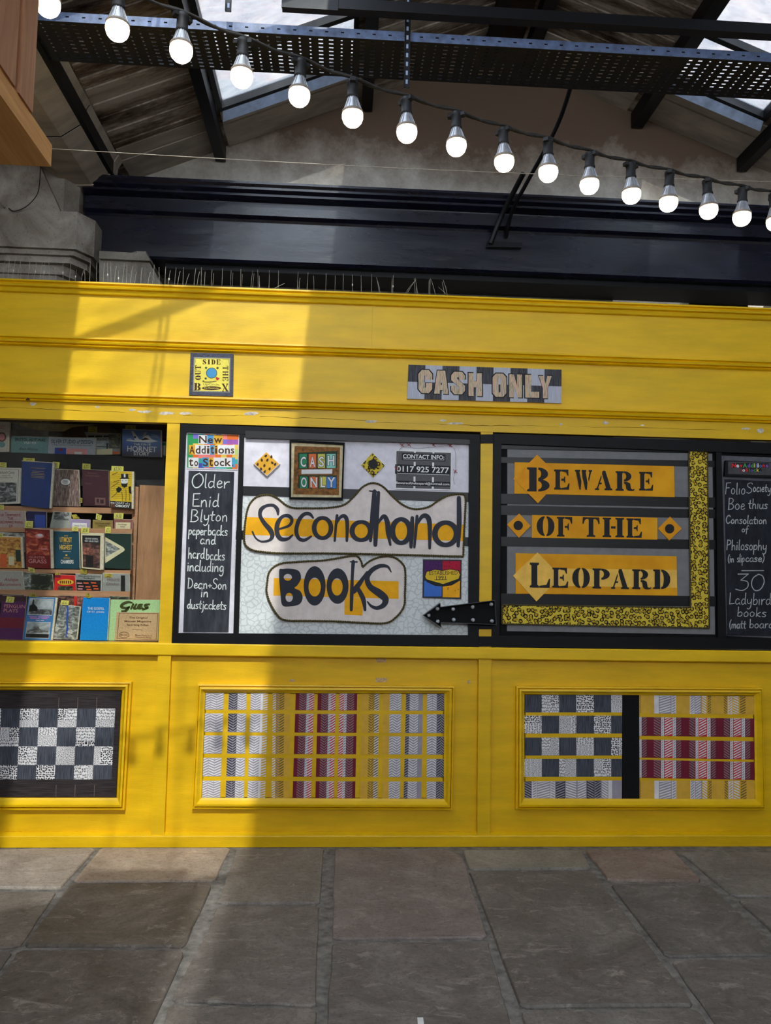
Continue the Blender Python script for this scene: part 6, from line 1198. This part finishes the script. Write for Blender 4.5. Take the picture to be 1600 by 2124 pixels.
# tie rods and bracket on the beam
def rod(pts, r, label, nm='tie_rod'): mb = MB(); mb.tube(catmull(pts, 5), r, 8); return one(nm, mb, 'black_steel', label, 'rod', 'rods braced against the beam')
rod([tuple(P(1186, 175, -.3)), tuple(P(1165, 240, -.05)), tuple(P(1137, 300, .1)), tuple(P(1090, 385, .34)), tuple(P(1062, 440, .5)), tuple(P(1050, 492, .61))], .013, 'longer dark rod running from the tray down to the beam')
rod([tuple(P(1086, 360, .30)), tuple(P(1064, 402, .42)), tuple(P(1040, 450, .52)), tuple(P(1018, 505, .565))], .017, 'shorter thicker dark rod just left of the long one')
mb = MB(); mb.prism(pq([(1012, 500), (1085, 503), (1083, 513), (1010, 512)], .585), (0, .038, 0)); one('rod_bracket', mb, 'black_steel', 'small dark bracket on the beam face at the foot of the rods', 'bracket')
# thin wire across
wa, wb = P(100, 308, -.5), P(1640, 378, -.5); mb = MB(); mb.tube([wa.lerp(wb, i/20)+Vector((0, 0, -.02*math.sin(math.pi*i/20))) for i in range(21)], .0022, 6); one('wire', mb, 'spike_steel', 'thin pale wire stretched across the hall in front of the gable', 'wire')
mb = MB(); mb.tube(catmull([tuple(P(x, y, .34)) for x, y in ((84, 340), (82, 380), (76, 405), (55, 428), (30, 438), (18, 432))], 6), .003, 6); one('cable', mb, 'black_steel', 'loose thin cable hanging down beside the stone pier', 'cable')

# ================================================================== string of festoon bulbs
emit('bulb_glow', (255, 234, 206), 11); flat('bulb_fins', (150, 152, 158), .35, .5, .1, 50, metal=.5); flat('bulb_rim', (120, 112, 104), .5); flat('socket_rubber', (24, 24, 26), .6, .3, .15, 60); flat('cable_rubber', (40, 38, 36), .7, .2, .3, 60)
BL = [(-45, -34), (102, 12), (244, 58), (376, 108), (502, 158), (622, 200), (730, 240), (842, 275), (946, 304), (1044, 335), (1137, 358), (1224, 383), (1309, 403), (1390, 420), (1468, 436), (1542, 451), (1606, 462)]
ORD = {2: 'second', 3: 'third', 4: 'fourth', 5: 'fifth', 6: 'sixth', 7: 'seventh', 8: 'eighth', 9: 'ninth', 10: 'tenth', 11: 'eleventh', 12: 'twelfth', 13: 'thirteenth', 14: 'fourteenth', 15: 'fifteenth'}
def depth_at(x): return 1/(.485-(x-243)*.0000936)
ctr = [PD(x, y, depth_at(x)) for x, y in BL]
bulb_parts = None; rb2 = random.Random(8)
def bulb_proto(c, label):
    t = thing('festoon_bulb', label, 'light bulb', c+Vector((0, 0, .095)), 'glowing bulbs on the festoon string')
    z = c
    g = MB(); g.lathe(z, [(.0005, -.0305), (.010, -.029), (.019, -.0245), (.026, -.0165), (.0298, -.006), (.0302, .003), (.0285, .011)], 28); obj('globe', g, 'bulb_glow', t)
    r = MB(); r.lathe(z, [(.0288, .009), (.0305, .010), (.0305, .015), (.028, .018)], 28);     f = MB(); f.lathe(z, [(.027, .016), (.0215, .030), (.016, .044), (.0135, .055), (.0135, .058), (.001, .0582)], 24)
    for k in range(14):
        a = 2*math.pi*k/14; u = Vector((math.cos(a), math.sin(a), 0)); s_ = Vector((-u.y, u.x, 0))*.0011
        pr = [(.0275, .017), (.0228, .030), (.0178, .044), (.0150, .054), (.012, .054), (.020, .017)]; f.prism([z+u*q+Vector((0, 0, h))-s_ for q, h in pr], s_*2)
    fb = obj('finned_body', f, 'bulb_fins', t); obj('rim', r, 'bulb_rim', fb)
    s = MB(); s.lathe(z, [(.0165, .054), (.0172, .056), (.0172, .060), (.0155, .062), (.0150, .090), (.0165, .094), (.0165, .1035), (.006, .1045), (.001, .105)], 20); s.box(z.x-.026, z.x+.026, z.y-.008, z.y+.008, z.z+.092, z.z+.103); obj('socket', s, 'socket_rubber', t)
    return t
proto = None
for i, c in enumerate(ctr):
    lab = {0: 'bulb hidden beyond the top left corner, behind the wooden sign box', 1: 'leftmost glowing bulb in the picture, cut by the top edge', 16: 'rightmost glowing bulb, cut by the right edge of the picture'}.get(i) or '%s glowing bulb from the left on the festoon string' % ORD[i]
    if proto is None: proto = bulb_proto(c, lab); continue
    t = proto.copy(); COL.objects.link(t); t.location = c+Vector((0, 0, .095)); t['label'] = lab; t.rotation_euler = (rb2.uniform(-.05, .05), rb2.uniform(-.05, .05), rb2.uniform(0, 6))
    for ch in list(proto.children):
        k = ch.copy(); COL.objects.link(k); k.parent = t
        for g in ch.children: k2 = g.copy(); COL.objects.link(k2); k2.parent = k
tops = [c+Vector((0, 0, .1105)) for c in ctr]; tops = [tops[0]+(tops[0]-tops[1])*2.2]+tops+[tops[-1]+(tops[-1]-tops[-2])*2.5]
mb = MB(); pts = []
for a, b in zip(tops, tops[1:]):
    for s in range(8): pts.append(a.lerp(b, s/8)+Vector((0, 0, -.003*math.sin(math.pi*s/8))))
pts.append(tops[-1])
mb.tube([p+Vector((0, -.004, .003*math.sin(i*.8))) for i, p in enumerate(pts)], .0042, 7); mb.tube([p+Vector((0, .006, .006+.004*math.cos(i*.8))) for i, p in enumerate(pts)], .0036, 7)
one('festoon_cable', mb, 'cable_rubber', 'twin black festoon cable carrying the glowing bulbs', 'cable')

# ================================================================== pine sign box close to the viewer
fc = PD(106, 346, 1.3); xr = fc.x; yf = fc.y; zb = fc.z; zt = PN(106, 298, (xr, 0, 0), (1, 0, 0)).z
box = thing('wooden_sign_box', 'pine wooden box hanging close by at the top left corner', 'box', (xr-.3, yf-.4, zb))
WL, WN = xr-.55, yf-.75
mb = MB(); mb.prism([(xr, yf, zb), (xr, yf, zt), (xr, WN, zt), (xr, WN, zb)][::1], (-.062, 0, 0)); obj('base_rail', mb, 'pine_long', box)
mb = MB(); mb.box(WL, xr-.0625, yf-.062, yf, zb, zt); obj('base_rail', mb, 'pine', box)
mb = MB(); mb.box(WL, WL+.062, WN, yf-.0625, zb, zt); obj('base_rail', mb, 'pine_long', box); mb = MB(); mb.box(WL+.0625, xr-.0625, WN, WN+.062, zb, zt); obj('base_rail', mb, 'pine', box)
mb = MB(); mb.box(WL+.05, xr-.05, WN+.05, yf-.05, zb+.012, zb+.020); obj('bottom_panel', mb, 'pine', box)
p1 = PN(68, 235, (0, 0, zt), (0, 0, 1)); xs = p1.x; ys_ = p1.y
mb = MB(); mb.box(xs-.02, xs, ys_-.052, ys_, zt, 2.75); obj('corner_post', mb, 'pine_dark', box)
mb = MB(); mb.box(xs-.024, xs-.008, ys_-.066, ys_-.052, zt, 2.75); obj('groove', mb, flat('red_groove', (96, 44, 32), .6), box)
mb = MB(); mb.box(xs-.02, xs, WN+.03, ys_-.066, zt, 2.75); obj('side_board', mb, 'pine_dark', box)
mb = MB(); mb.box(WL+.03, xs-.02, ys_-.02, ys_, zt, 2.75); obj('far_board', mb, 'pine_dark', box)
mb = MB(); mb.box(WL+.03, WL+.05, WN+.03, ys_-.02, zt, 2.75); mb.box(WL+.05, xs-.02, WN+.03, WN+.05, zt, 2.75); obj('hidden_boards', mb, 'pine_dark', box)
mb = MB(); mb.box(WL+.03, xs, WN+.03, ys_, 2.75, 2.77); obj('top_board', mb, 'pine', box)
# hangs from two straps
mb = MB(); mb.box(xs-.10, xs-.09, ys_-.3, ys_-.27, 2.77, zr(xs-.1)); obj('strap', mb, 'black_steel', box); mb = MB(); mb.box(WL+.10, WL+.11, ys_-.3, ys_-.27, 2.77, zr(max(WL+.1, -1.5))); obj('strap', mb, 'black_steel', box)
# litter on the paving
q = [G(866, 2111, .001), G(878, 2111, .001), G(880, 2126, .001), G(867, 2126, .001)]; one('paper_scrap', MB().prism(q, (0, 0, .0012)), 'print_white', 'small white scrap of paper on the paving at the bottom edge', 'paper scrap')
